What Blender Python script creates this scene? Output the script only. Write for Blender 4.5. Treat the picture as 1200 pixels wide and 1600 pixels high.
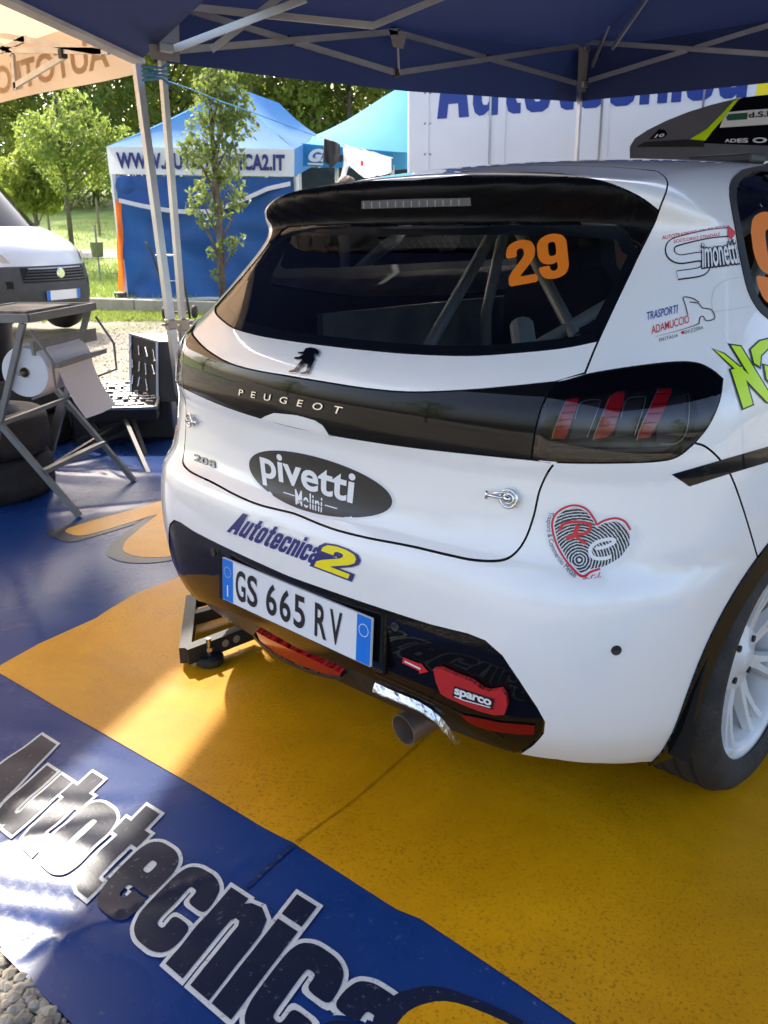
import bpy, bmesh, math, random
import numpy as np
from mathutils import Vector, Matrix
from mathutils.geometry import tessellate_polygon

for o in list(bpy.data.objects):
    bpy.data.objects.remove(o)
scene = bpy.context.scene
random.seed(7)
RNG = np.random.default_rng(11)

# ------------------------------------------------------------------ camera
CAM_POS = np.array([1.4236, -1.1641, 1.2562])
YAW, PITCH, ROLL, FPX = 0.76646, 0.31932, -0.00866, 1346.46   # focal length in pixels of a 1200 x 1600 frame

def cam_axes():
    cy, sy, cp, sp, cr, sr = math.cos(YAW), math.sin(YAW), math.cos(PITCH), math.sin(PITCH), math.cos(ROLL), math.sin(ROLL)
    fwd = np.array([-sy*cp, cy*cp, -sp]); right = np.array([cy, sy, 0.0]); up = np.cross(right, fwd)
    return cr*right + sr*up, -sr*right + cr*up, fwd
AX_R, AX_U, AX_F = cam_axes()
cd = bpy.data.cameras.new('camera')
cam = bpy.data.objects.new('camera', cd)
scene.collection.objects.link(cam)
cam.matrix_world = Matrix(((AX_R[0], AX_U[0], -AX_F[0], CAM_POS[0]), (AX_R[1], AX_U[1], -AX_F[1], CAM_POS[1]),
                           (AX_R[2], AX_U[2], -AX_F[2], CAM_POS[2]), (0, 0, 0, 1)))
cd.sensor_fit = 'VERTICAL'; cd.sensor_height = 24.0; cd.lens = 24.0*FPX/1600.0
cd.clip_start = 0.05; cd.clip_end = 600.0
cd.dof.use_dof = True; cd.dof.focus_distance = 2.2; cd.dof.aperture_fstop = 7.0
scene.camera = cam
scene.render.resolution_x = 768; scene.render.resolution_y = 1024

# ------------------------------------------------------------------ sky, sun, exposure
SUN_DIR = Vector((-2.42, 0.62, 2.3)).normalized()          # towards the sun
SUN_EL = math.asin(SUN_DIR.z)
world = bpy.data.worlds.new('World'); scene.world = world; world.use_nodes = True
wn = world.node_tree.nodes; wl = world.node_tree.links
wn.clear()
sky = wn.new('ShaderNodeTexSky'); sky.sky_type = 'NISHITA'; sky.sun_disc = False
sky.sun_elevation = SUN_EL; sky.sun_rotation = math.atan2(SUN_DIR.x, SUN_DIR.y)
sky.air_density = 0.8; sky.dust_density = 4.5; sky.ozone_density = 0.4
bg = wn.new('ShaderNodeBackground'); bg.inputs['Strength'].default_value = 0.15
wo = wn.new('ShaderNodeOutputWorld')
wl.new(sky.outputs[0], bg.inputs[0]); wl.new(bg.outputs[0], wo.inputs[0])
sd = bpy.data.lights.new('sun', 'SUN'); sd.energy = 2.0; sd.angle = math.radians(1.0); sd.color = (1.0, 0.93, 0.82)
sun = bpy.data.objects.new('sun', sd); scene.collection.objects.link(sun)
sun.rotation_euler = SUN_DIR.to_track_quat('Z', 'Y').to_euler(); sun.location = (-20, 8, 20)
scene.view_settings.view_transform = 'Standard'; scene.view_settings.look = 'None'
scene.view_settings.exposure = 2.1; scene.view_settings.gamma = 1.0
scene.view_settings.use_curve_mapping = False
try:
    scene.cycles.max_bounces = 8; scene.cycles.transparent_max_bounces = 12
except Exception:
    pass

# ------------------------------------------------------------------ pixel -> place (calibrated from the car's known size)
def ray(px, py):
    px = np.asarray(px, float); py = np.asarray(py, float)
    return ((px-600)/FPX)[..., None]*AX_R + ((800-py)/FPX)[..., None]*AX_U + AX_F
def gp(px, py, z=0.0):
    d = ray(px, py); return CAM_POS + d*((z-CAM_POS[2])/d[..., 2])[..., None]
def dp(px, py, D):
    return CAM_POS + ray(px, py)*D
FH = np.array([-math.sin(YAW), math.cos(YAW), 0.0]); RH = np.array([math.cos(YAW), math.sin(YAW), 0.0])
def kp(px, py, b):                     # the point seen at px,py at horizontal distance b ahead
    d = ray(px, py); return CAM_POS + d*(b/(d @ FH))
def wp(a, b, z=0.0):                   # lateral a, ahead b, height z
    p = CAM_POS + RH*a + FH*b; return np.array([p[0], p[1], z])
def sx(px, py, x):
    d = ray(px, py); return CAM_POS + d*((x-CAM_POS[0])/d[0])
def onplane(px, py, P, n):
    d = ray(px, py); n = np.asarray(n, float); return CAM_POS + d*((n @ (np.asarray(P)-CAM_POS))/(n @ d))

# ------------------------------------------------------------------ material helpers
def mat(name, col=(0.5, 0.5, 0.5), rough=0.5, metal=0.0, coat=0.0, coat_rough=0.03, spec=0.5, var=None, varscale=8.0,
        bump=0.0, bscale=60.0, trans=0.0, sheen=0.0, detail=6.0):
    m = bpy.data.materials.new(name); m.use_nodes = True
    nt = m.node_tree; b = nt.nodes['Principled BSDF']
    b.inputs['Base Color'].default_value = (*col, 1); b.inputs['Roughness'].default_value = rough
    b.inputs['Metallic'].default_value = metal; b.inputs['Coat Weight'].default_value = coat
    b.inputs['Coat Roughness'].default_value = coat_rough; b.inputs['Specular IOR Level'].default_value = spec
    tc = None
    if var is not None or bump:
        tc = nt.nodes.new('ShaderNodeTexCoord')
    if var is not None:
        n = nt.nodes.new('ShaderNodeTexNoise'); n.inputs['Scale'].default_value = varscale; n.inputs['Detail'].default_value = detail
        r = nt.nodes.new('ShaderNodeValToRGB'); r.color_ramp.elements[0].position = 0.32; r.color_ramp.elements[1].position = 0.68
        r.color_ramp.elements[0].color = (*col, 1); r.color_ramp.elements[1].color = (*var, 1)
        nt.links.new(tc.outputs['Object'], n.inputs['Vector']); nt.links.new(n.outputs['Fac'], r.inputs[0])
        nt.links.new(r.outputs[0], b.inputs['Base Color'])
    if bump:
        n = nt.nodes.new('ShaderNodeTexNoise'); n.inputs['Scale'].default_value = bscale; n.inputs['Detail'].default_value = 5
        bu = nt.nodes.new('ShaderNodeBump'); bu.inputs['Strength'].default_value = bump; bu.inputs['Distance'].default_value = 0.01
        nt.links.new(tc.outputs['Object'], n.inputs['Vector']); nt.links.new(n.outputs['Fac'], bu.inputs['Height'])
        nt.links.new(bu.outputs[0], b.inputs['Normal'])
    if trans:
        t = nt.nodes.new('ShaderNodeBsdfTranslucent'); t.inputs[0].default_value = (*(var or col), 1)
        mx = nt.nodes.new('ShaderNodeMixShader'); mx.inputs[0].default_value = trans
        out = nt.nodes['Material Output']
        nt.links.new(b.outputs[0], mx.inputs[1]); nt.links.new(t.outputs[0], mx.inputs[2]); nt.links.new(mx.outputs[0], out.inputs[0])
    return m

def glassmat(name, tint, rough=0.0, ior=1.5):
    m = bpy.data.materials.new(name); m.use_nodes = True; nt = m.node_tree
    nt.nodes.clear()
    out = nt.nodes.new('ShaderNodeOutputMaterial'); g = nt.nodes.new('ShaderNodeBsdfGlossy'); t = nt.nodes.new('ShaderNodeBsdfTransparent')
    g.inputs['Roughness'].default_value = rough; g.inputs['Color'].default_value = (1, 1, 1, 1)
    t.inputs[0].default_value = (*tint, 1)
    f = nt.nodes.new('ShaderNodeFresnel'); f.inputs[0].default_value = ior
    mx = nt.nodes.new('ShaderNodeMixShader')
    nt.links.new(f.outputs[0], mx.inputs[0]); nt.links.new(t.outputs[0], mx.inputs[1]); nt.links.new(g.outputs[0], mx.inputs[2])
    nt.links.new(mx.outputs[0], out.inputs[0])
    return m

M = {}
M['white_paint'] = mat('white_paint', (0.87, 0.855, 0.82), 0.30, coat=1.0, coat_rough=0.01, var=(0.84, 0.825, 0.79), varscale=2.5)
M['gloss_black'] = mat('gloss_black', (0.005, 0.005, 0.006), 0.04, spec=.30)
M['spoiler_black'] = mat('spoiler_black', (0.004, 0.004, 0.005), 0.25, spec=.10)
M['silver'] = mat('satin_silver', (0.62, 0.62, 0.62), 0.35, .8)
M['light_grey'] = mat('light_grey', (.52, .53, .54), .5)
M['matt_black'] = mat('matt_black', (0.012, 0.012, 0.013), 0.55, var=(0.02, 0.02, 0.021), varscale=20)
M['cavity'] = mat('cavity', (0.006, 0.006, 0.006), 0.9)
M['rubber'] = mat('rubber', (0.014, 0.013, 0.013), 0.75, var=(0.032, 0.030, 0.028), varscale=18, bump=0.4, bscale=90)
M['rim_white'] = mat('rim_white', (0.72, 0.72, 0.71), 0.3, coat=0.5, var=(0.60, 0.58, 0.55), varscale=9)
M['alu'] = mat('aluminium', (0.42, 0.43, 0.44), 0.36, 0.85, var=(0.52, 0.53, 0.54), varscale=5)
M['chrome'] = mat('chrome', (0.75, 0.75, 0.75), 0.12, 1.0)
M['steel'] = mat('steel', (0.35, 0.34, 0.33), 0.3, 1.0)
M['dark_chrome'] = mat('dark_chrome', (0.10, 0.10, 0.11), 0.15, 1.0)
M['exhaust'] = mat('exhaust_steel', (0.34, 0.24, 0.18), 0.45, 0.6, var=(0.22, 0.16, 0.13), varscale=14)
M['foil'] = mat('foil', (0.80, 0.80, 0.79), 0.28, 1.0, bump=0.4, bscale=60)
M['foil_edge'] = mat('foil_edge', (0.45, 0.28, 0.13), 0.7)
M['decal_white'] = mat('decal_white', (0.80, 0.80, 0.80), 0.4)
M['decal_black'] = mat('decal_black', (0.012, 0.012, 0.014), 0.35)
M['decal_navy'] = mat('decal_navy', (0.025, 0.025, 0.16), 0.4)
M['decal_yellow'] = mat('decal_yellow', (0.90, 0.74, 0.01), 0.4)
M['decal_orange'] = mat('decal_orange', (0.83, 0.20, 0.008), 0.55)
M['decal_red'] = mat('decal_red', (0.60, 0.02, 0.025), 0.4)
M['decal_lime'] = mat('decal_lime', (0.60, 0.88, 0.0), 0.4)
M['decal_blue'] = mat('decal_blue', (0.01, 0.04, 0.30), 0.4)
M['plate_blue'] = mat('plate_blue', (0.0, 0.17, 0.66), 0.35)
M['plate_white'] = mat('plate_white', (0.74, 0.75, 0.76), 0.3)
M['red_fabric'] = mat('red_webbing', (0.52, 0.010, 0.014), 0.8, bump=0.5, bscale=500)
M['glass_dark'] = glassmat('glass_dark', (0.66, 0.69, 0.68))
M['glass_side'] = glassmat('glass_side', (0.80, 0.84, 0.83))
M['glass_clear'] = glassmat('glass_clear', (0.8, 0.83, 0.83))
M['lens_smoke'] = glassmat('lens_smoke', (0.62, 0.60, 0.60))
M['lens_red'] = mat('lens_red', (0.70, 0.008, 0.014), 0.08, coat=1.0)
M['lens_dark_red'] = mat('lens_dark_red', (0.20, 0.006, 0.006), 0.2, spec=.2)
M['fog_red'] = mat('fog_red', (0.34, 0.006, 0.008), 0.15, spec=.25)
M['brake_lens'] = mat('brake_lens', (0.16, 0.165, 0.17), 0.3)
M['lamp_grey'] = mat('lamp_grey', (0.06, 0.06, 0.065), 0.3, 0.5)
M['lamp_silver'] = mat('lamp_silver', (0.42, 0.42, 0.43), 0.25, 0.6)
M['cage'] = mat('cage_paint', (0.40, 0.42, 0.43), 0.4)
M['interior'] = mat('interior', (0.30, 0.31, 0.31), 0.8, var=(0.16, 0.165, 0.17), varscale=5)
M['seat'] = mat('seat_fabric', (0.02, 0.02, 0.022), 0.85)

# ------------------------------------------------------------------ object helpers
COL = scene.collection
def link(o, parent=None):
    COL.objects.link(o)
    if parent is not None:
        o.parent = parent
    return o
def meta(o, label=None, cat=None, group=None, kind=None):
    if label: o['label'] = label
    if cat: o['category'] = cat
    if group: o['group'] = group
    if kind: o['kind'] = kind
    return o
def thing(name, loc, label, cat, group=None, rz=0.0):
    o = bpy.data.objects.new(name, None); o.empty_display_size = 0.1
    o.location = loc; o.rotation_euler = (0, 0, rz); link(o)
    return meta(o, label, cat, group)
def inv_parent(o, parent):
    # mesh written in world coordinates under a placed Empty
    if parent is not None:
        o.parent = parent
        mw = Matrix.Identity(4); p = parent
        chain = []
        while p is not None:
            chain.append(p); p = p.parent
        for q in reversed(chain):
            mw = mw @ q.matrix_parent_inverse @ q.matrix_basis
        o.matrix_parent_inverse = mw.inverted()
class MB:
    def __init__(s): s.v = []; s.f = []; s.m = []; s.mi = 0
    def add(s, verts, faces):
        n = len(s.v); s.v += [tuple(map(float, p)) for p in verts]
        s.f += [tuple(i+n for i in f) for f in faces]; s.m += [s.mi]*len(faces); return s
    def box(s, c, d, rot=None, bev=0.0):
        hx, hy, hz = d[0]/2, d[1]/2, d[2]/2
        P = []
        if bev <= 0:
            P = [(x, y, z) for x in (-hx, hx) for y in (-hy, hy) for z in (-hz, hz)]
            F = [(0, 1, 3, 2), (4, 6, 7, 5), (0, 4, 5, 1), (2, 3, 7, 6), (0, 2, 6, 4), (1, 5, 7, 3)]
        else:
            bm = bmesh.new(); bmesh.ops.create_cube(bm, size=1.0)
            for v in bm.verts: v.co = (v.co.x*d[0], v.co.y*d[1], v.co.z*d[2])
            bmesh.ops.bevel(bm, geom=bm.edges[:], offset=bev, segments=2, affect='EDGES', profile=0.5)
            bm.verts.index_update()
            P = [tuple(v.co) for v in bm.verts]; F = [tuple(v.index for v in f.verts) for f in bm.faces]; bm.free()
        R = rot if rot is not None else Matrix.Identity(3)
        P = [tuple(R @ Vector(p) + Vector(c)) for p in P]
        return s.add(P, F)
    def bar(s, a, b, w, h=None, up=(0, 0, 1)):
        a = Vector(a); b = Vector(b); h = h or w
        d = (b-a); L = d.length; d.normalize(); u = Vector(up)
        if abs(d.dot(u)) > 0.98: u = Vector((1, 0, 0))
        x = d.cross(u).normalized(); u = x.cross(d).normalized()
        R = Matrix((x, d, u)).transposed()
        return s.box((a+b)/2, (w, L, h), R)
    def tube(s, path, r, n=8, cap=True, closed=False):
        path = [Vector(p) for p in path]; k = len(path)
        rr = r if hasattr(r, '__len__') else [r]*k
        V = []; F = []; prev = None
        for i, p in enumerate(path):
            if closed: t = path[(i+1) % k]-path[i-1]
            elif i == 0: t = path[1]-p
            elif i == k-1: t = p-path[i-1]
            else: t = path[i+1]-path[i-1]
            t.normalize()
            if prev is None:
                a = Vector((0, 0, 1)) if abs(t.z) < 0.9 else Vector((1, 0, 0))
                x = t.cross(a).normalized()
            else:
                x = (prev - t*prev.dot(t)).normalized()
            prev = x; y = t.cross(x)
            for j in range(n):
                q = 2*math.pi*j/n; V.append(p + (x*math.cos(q)+y*math.sin(q))*rr[i])
        m = k if closed else k-1
        for i in range(m):
            for j in range(n):
                i2 = (i+1) % k
                F.append((i*n+j, i*n+(j+1) % n, i2*n+(j+1) % n, i2*n+j))
        if cap and not closed:
            F.append(tuple(range(n-1, -1, -1))); F.append(tuple((k-1)*n+j for j in range(n)))
        return s.add(V, F)
    def lathe(s, prof, c=(0, 0, 0), axis='z', n=32, close=False, rot=None):
        # prof: list of (r, h)
        V = []; F = []; k = len(prof)
        for j in range(n):
            q = 2*math.pi*j/n
            for r, h in prof:
                p = (r*math.cos(q), r*math.sin(q), h)
                if axis == 'x': p = (h, r*math.cos(q), r*math.sin(q))
                elif axis == 'y': p = (r*math.sin(q), h, r*math.cos(q))
                V.append(p)
        for j in range(n):
            for i in range(k if close else k-1):
                i2 = (i+1) % k
                F.append((j*k+i, ((j+1) % n)*k+i, ((j+1) % n)*k+i2, j*k+i2))
        R = rot if rot is not None else Matrix.Identity(3)
        V = [tuple(R @ Vector(p) + Vector(c)) for p in V]
        return s.add(V, F)
    def grid(s, P, thick=None):
        # P: array (n,m,3)
        P = np.asarray(P, float); n, m = P.shape[:2]
        F = [(i*m+j, (i+1)*m+j, (i+1)*m+j+1, i*m+j+1) for i in range(n-1) for j in range(m-1)]
        return s.add(P.reshape(-1, 3), F)
    def build(s, name, material, parent=None, smooth=False, local=False, mats=None):
        me = bpy.data.meshes.new(name); me.from_pydata(s.v, [], s.f)
        for m in (mats or [material]): me.materials.append(m)
        if mats: me.polygons.foreach_set('material_index', s.m)
        if smooth: me.polygons.foreach_set('use_smooth', [True]*len(me.polygons))
        me.update()
        o = bpy.data.objects.new(name, me); COL.objects.link(o)
        if parent is not None:
            if local: o.parent = parent
            else: inv_parent(o, parent)
        return o
def fix_normals(o):
    bm = bmesh.new(); bm.from_mesh(o.data); bmesh.ops.recalc_face_normals(bm, faces=bm.faces[:]); bm.to_mesh(o.data); bm.free(); return o
def smooth_angle(o, deg=35):
    me = o.data
    me.polygons.foreach_set('use_smooth', [True]*len(me.polygons))
    bm = bmesh.new(); bm.from_mesh(me)
    a = math.radians(deg)
    for e in bm.edges:
        if len(e.link_faces) == 2 and e.calc_face_angle(0) > a: e.smooth = False
    bm.to_mesh(me); bm.free(); return o
def copy_tree(o, parent=None):
    c = o.copy(); COL.objects.link(c); c.parent = parent
    for ch in o.children: copy_tree(ch, c)
    return c

# ------------------------------------------------------------------ 2-D shapes (text and outlines) that are cut into a grid and laid on a surface
def text2d(s, bold=0.0, shear=0.0, space=1.0, flip=False):
    cu = bpy.data.curves.new('txt', 'FONT'); cu.body = s; cu.offset = bold; cu.shear = shear; cu.space_character = space
    cu.resolution_u = 4; cu.fill_mode = 'FRONT'
    o = bpy.data.objects.new('txt', cu); COL.objects.link(o)
    bpy.context.view_layer.update()
    dg = bpy.context.evaluated_depsgraph_get()
    me = bpy.data.meshes.new_from_object(o.evaluated_get(dg))
    V = np.array([v.co[:2] for v in me.vertices]); F = [tuple(p.vertices) for p in me.polygons]
    bpy.data.objects.remove(o); bpy.data.curves.remove(cu); bpy.data.meshes.remove(me)
    return V, F
def norm2d(sh, box=None):
    V, F = sh
    lo, hi = (V.min(0), V.max(0)) if box is None else box
    return (V-lo)/(hi-lo), F
def poly2d(outer, holes=()):
    bm = bmesh.new(); E = []
    for loop in [outer, *holes]:
        vs = [bm.verts.new((p[0], p[1], 0)) for p in loop]
        for i in range(len(vs)): E.append(bm.edges.new((vs[i], vs[(i+1) % len(vs)])))
    bmesh.ops.triangle_fill(bm, use_beauty=True, edges=E, normal=(0, 0, 1))
    bm.verts.index_update()
    V = np.array([v.co[:2] for v in bm.verts]); F = [tuple(v.index for v in f.verts) for f in bm.faces]; bm.free()
    return V, F
def stroke2d(path, w, closed=False):
    # outline of a polyline of width w
    P = np.array(path, float); n = len(P); w = np.broadcast_to(np.asarray(w, float), (n,))
    T = np.zeros_like(P)
    for i in range(n):
        a = P[i-1] if (i > 0 or closed) else P[i]; b = P[(i+1) % n] if (i < n-1 or closed) else P[i]
        T[i] = b-a
    T /= np.linalg.norm(T, axis=1)[:, None]+1e-12
    N = np.stack([-T[:, 1], T[:, 0]], 1)
    V = np.concatenate([P+N*w[:, None]/2, P-N*w[:, None]/2])
    F = [(i, (i+1) % n, n+(i+1) % n, n+i) for i in range(n if closed else n-1)]
    return V, F
def join2d(*shs):
    V = []; F = []; n = 0
    for v, f in shs:
        V.append(v); F += [tuple(i+n for i in q) for q in f]; n += len(v)
    return np.concatenate(V), F
def ell2d(cx, cy, rx, ry, n=48, a0=0, a1=2*math.pi):
    return [(cx+rx*math.cos(a0+(a1-a0)*i/n), cy+ry*math.sin(a0+(a1-a0)*i/n)) for i in range(n if abs(a1-a0-2*math.pi) < 1e-6 else n+1)]
def _clip(poly, ax, c, keep_hi):
    out = []; n = len(poly)
    for i in range(n):
        p = poly[i]; q = poly[(i+1) % n]; ip = (p[ax] >= c) if keep_hi else (p[ax] <= c); iq = (q[ax] >= c) if keep_hi else (q[ax] <= c)
        if ip: out.append(p)
        if ip != iq:
            lo, hi = (p, q) if p < q else (q, p)
            t = (c-lo[ax])/(hi[ax]-lo[ax])
            r = [lo[0]+(hi[0]-lo[0])*t, lo[1]+(hi[1]-lo[1])*t]; r[ax] = c
            out.append(tuple(r))
    return out
def _slices(polys, ax, st):
    if not st: return polys
    res = []
    for P in polys:
        lo = min(p[ax] for p in P); hi = max(p[ax] for p in P)
        k0 = math.floor((lo-1.3e-5)/st)+1; k1 = math.ceil((hi-1.3e-5)/st)-1
        rest = P
        for k in range(k0, k1+1):
            c = k*st+1.3e-5
            if not (lo < c < hi): continue
            a = _clip(rest, ax, c, False); rest = _clip(rest, ax, c, True)
            if len(a) >= 3: res.append(a)
            if len(rest) < 3: break
        if len(rest) >= 3: res.append(rest)
    return res
def cut2d(sh, dx, dy):
    """convex faces of a flat shape cut along a square grid; returns verts, faces, border edges"""
    V, F = sh
    tri = []
    for f in F:
        for i in range(1, len(f)-1): tri.append([tuple(V[f[0]]), tuple(V[f[i]]), tuple(V[f[i+1]])])
    polys = _slices(_slices(tri, 0, dx), 1, dy)
    idx = {}; V2 = []; F2 = []; E = {}
    for P in polys:
        f = []
        for p in P:
            k = (round(p[0]*2e6), round(p[1]*2e6))
            if k not in idx: idx[k] = len(V2); V2.append(p)
            i = idx[k]
            if not f or f[-1] != i: f.append(i)
        if len(f) > 1 and f[0] == f[-1]: f.pop()
        if len(set(f)) < 3 or len(set(f)) != len(f): continue
        ar = sum(V2[f[i]][0]*V2[f[(i+1) % len(f)]][1]-V2[f[(i+1) % len(f)]][0]*V2[f[i]][1] for i in range(len(f)))
        if abs(ar) < 1e-13: continue
        if ar < 0: f.reverse()
        F2.append(tuple(f))
        for i in range(len(f)):
            a, b = f[i], f[(i+1) % len(f)]; e = (min(a, b), max(a, b)); E[e] = E.get(e, 0)+1
    B = [e for e, c in E.items() if c == 1]
    return np.array(V2), F2, B
def lay(name, sh, mapf, material, parent, step=(0.02, 0.02), thick=0.0, smooth=True, cut=True, rim=None):
    """cut a flat shape on a grid, map it with mapf(V)->(P,N), optional rim of depth thick behind it"""
    V, F, B = cut2d(sh, *step) if cut else (sh[0], sh[1], [])
    P, N = mapf(V)
    # wind the faces along the normals
    ln = np.array([len(f) for f in F]); flat = np.fromiter((i for f in F for i in f), int, ln.sum()); st0 = np.r_[0, np.cumsum(ln)[:-1]]
    nxt = np.arange(len(flat))+1; nxt[st0+ln-1] = st0; first = np.repeat(flat[st0], ln)
    cr = np.cross(P[flat]-P[first], P[flat[nxt]]-P[first]); fn = np.add.reduceat(cr, st0, axis=0); vn = np.add.reduceat(N[flat], st0, axis=0)
    okf = (fn*vn).sum(1) >= 0
    F2 = [f if k else tuple(reversed(f)) for f, k in zip(F, okf)]
    verts = [tuple(p) for p in P]; nrm = [tuple(n) for n in N]
    nf = len(F2)
    if thick:
        o = len(verts); ids = sorted({i for e in B for i in e}); mp = {}
        for i in ids:
            mp[i] = (len(verts), len(verts)+1)
            verts.append(tuple(P[i])); verts.append(tuple(P[i]-N[i]*thick))
            nrm.append((0, 0, 0)); nrm.append((0, 0, 0))
        for a, b in B:
            F2.append((mp[a][0], mp[b][0], mp[b][1], mp[a][1]))
    me = bpy.data.meshes.new(name); me.from_pydata(verts, [], F2); me.materials.append(material)
    if thick and rim is not None:
        me.materials.append(rim); me.polygons.foreach_set('material_index', [0]*nf+[1]*(len(F2)-nf))
    if smooth:
        me.polygons.foreach_set('use_smooth', [True]*nf + [False]*(len(F2)-nf))
        me.update()
        me.normals_split_custom_set_from_vertices(nrm)
    me.update()
    ob = bpy.data.objects.new(name, me); COL.objects.link(ob)
    if parent is not None: inv_parent(ob, parent)
    return ob
def homog(q):
    # unit square (0,0)(1,0)(1,1)(0,1) -> 4 points q
    A = []; b = []
    for (u, v), (x, y) in zip(((0, 0), (1, 0), (1, 1), (0, 1)), q):
        A.append([u, v, 1, 0, 0, 0, -u*x, -v*x]); b.append(x)
        A.append([0, 0, 0, u, v, 1, -u*y, -v*y]); b.append(y)
    h = np.append(np.linalg.solve(np.array(A, float), np.array(b, float)), 1).reshape(3, 3)
    def f(V):
        W = np.c_[V, np.ones(len(V))] @ h.T
        return W[:, :2]/W[:, 2:3]
    return f

# heavy condensed block letters drawn as outlines
_w, _s = .62, .22
GLY = {
 'A': (.80, [([(0, 0), (.20, 1.35), (.60, 1.35), (.80, 0), (.55, 0), (.52, .26), (.28, .26), (.25, 0)], [[(.31, .46), (.49, .46), (.42, 1.06), (.38, 1.06)]])]),
 'u': (_w, [([(0, 1), (0, .22), (.05, .07), (.17, 0), (.29, .02), (_w-_s, .10), (_w-_s, 0), (_w, 0), (_w, 1), (_w-_s, 1), (_w-_s, .26), (.35, .19), (.26, .20), (_s, .27), (_s, 1)], [])]),
 'n': (_w, [([(_w, 0), (_w, .78), (_w-.05, .93), (_w-.17, 1), (_w-.29, .98), (_s, .90), (_s, 1), (0, 1), (0, 0), (_s, 0), (_s, .74), (_w-.35, .81), (_w-.26, .80), (_w-_s, .73), (_w-_s, 0)], [])]),
 't': (.46, [([(.11, 1.28), (.11, 1), (0, 1), (0, .82), (.11, .82), (.11, .2), (.16, .05), (.28, 0), (.46, 0), (.46, .19), (.38, .19), (.34, .25), (.34, .82), (.46, .82), (.46, 1), (.34, 1), (.34, 1.28)], [])]),
 'o': (_w, [([(.05, .07), (.18, 0), (_w-.18, 0), (_w-.05, .07), (_w, .22), (_w, .78), (_w-.05, .93), (_w-.18, 1), (.18, 1), (.05, .93), (0, .78), (0, .22)], [[(_s, .24), (_s+.04, .19), (_w-_s-.04, .19), (_w-_s, .24), (_w-_s, .76), (_w-_s-.04, .81), (_s+.04, .81), (_s, .76)]])]),
 'e': (_w, [([(_s, .42), (_w, .42), (_w, .78), (_w-.05, .93), (_w-.18, 1), (.18, 1), (.05, .93), (0, .78), (0, .22), (.05, .07), (.18, 0), (_w-.18, 0), (_w-.05, .07), (_w, .22), (_w, .33), (_w-_s, .33), (_w-_s, .24), (_w-_s-.04, .19), (_s+.04, .19), (_s, .24)], [[(_s, .58), (_w-_s, .58), (_w-_s, .76), (_w-_s-.04, .81), (_s+.04, .81), (_s, .76)]])]),
 'c': (_w, [([(_w, .64), (_w, .78), (_w-.05, .93), (_w-.18, 1), (.18, 1), (.05, .93), (0, .78), (0, .22), (.05, .07), (.18, 0), (_w-.18, 0), (_w-.05, .07), (_w, .22), (_w, .38), (_w-_s, .38), (_w-_s, .24), (_w-_s-.04, .19), (_s+.04, .19), (_s, .24), (_s, .76), (_s+.04, .81), (_w-_s-.04, .81), (_w-_s, .76), (_w-_s, .64)], [])]),
 'i': (_s, [([(0, 0), (_s, 0), (_s, 1), (0, 1)], []), ([(0, 1.12), (_s, 1.12), (_s, 1.33), (0, 1.33)], [])]),
 'a': (_w, [([(0, .66), (0, .80), (.05, .94), (.18, 1), (_w-.18, 1), (_w-.05, .94), (_w, .80), (_w, 0), (_w-_s, 0), (_w-_s, .06), (_w-_s-.08, 0), (.15, 0), (.05, .06), (0, .2), (0, .38), (.05, .5), (.16, .57), (_w-_s, .63), (_w-_s, .76), (_w-_s-.04, .81), (_s+.04, .81), (_s, .76), (_s, .66)], [[(_s, .24), (_s+.05, .19), (_w-_s-.03, .19), (_w-_s, .23), (_w-_s, .46), (_s+.04, .41), (_s, .36)]])]),
 '2': (.70, [([(0, .86), (0, 1.05), (.07, 1.25), (.25, 1.35), (.46, 1.35), (.63, 1.26), (.70, 1.08), (.70, .86), (.61, .66), (.32, .31), (.29, .25), (.70, .25), (.70, 0), (0, 0), (0, .26), (.08, .42), (.40, .82), (.44, .94), (.44, 1.04), (.39, 1.10), (.31, 1.10), (.26, 1.04), (.26, .86)], [])]),
 '9': (.70, [([(.70, .29), (.62, .09), (.44, 0), (.25, 0), (.08, .08), (0, .28), (0, .42), (.26, .42), (.26, .31), (.31, .24), (.39, .24), (.44, .31), (.44, .50), (.37, .45), (.22, .45), (.07, .54), (0, .74), (0, 1.08), (.08, 1.26), (.26, 1.35), (.44, 1.35), (.62, 1.26), (.70, 1.08)], [[(.26, .76), (.30, .69), (.40, .69), (.44, .76), (.44, 1.04), (.40, 1.11), (.30, 1.11), (.26, 1.04)]])]),
}
def _grow(P, d):
    P = np.asarray(P, float); n = len(P); area = 0.5*np.sum(P[:, 0]*np.roll(P[:, 1], -1)-np.roll(P[:, 0], -1)*P[:, 1]); s = 1.0 if area > 0 else -1.0; out = []
    for i in range(n):
        a = P[i]-P[i-1]; b = P[(i+1) % n]-P[i]; a = a/np.linalg.norm(a); b = b/np.linalg.norm(b)
        na = np.array([a[1], -a[0]]); nb = np.array([b[1], -b[0]]); m = na+nb; L = m @ m
        out.append(P[i]+s*d*(m*(2/L) if L > .5 else m/(math.sqrt(L)+1e-9)*1.4))
    return np.array(out)
def _rnd(P, k=2, f=.22):
    P = np.asarray(P, float)
    for _ in range(k):
        Q = np.roll(P, -1, axis=0); L = np.linalg.norm(Q-P, axis=1)[:, None]; c = np.minimum(f*L, .05)/np.maximum(L, 1e-9)
        P = np.stack([P+(Q-P)*c, Q-(Q-P)*c], 1).reshape(-1, 2)
    return P
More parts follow.
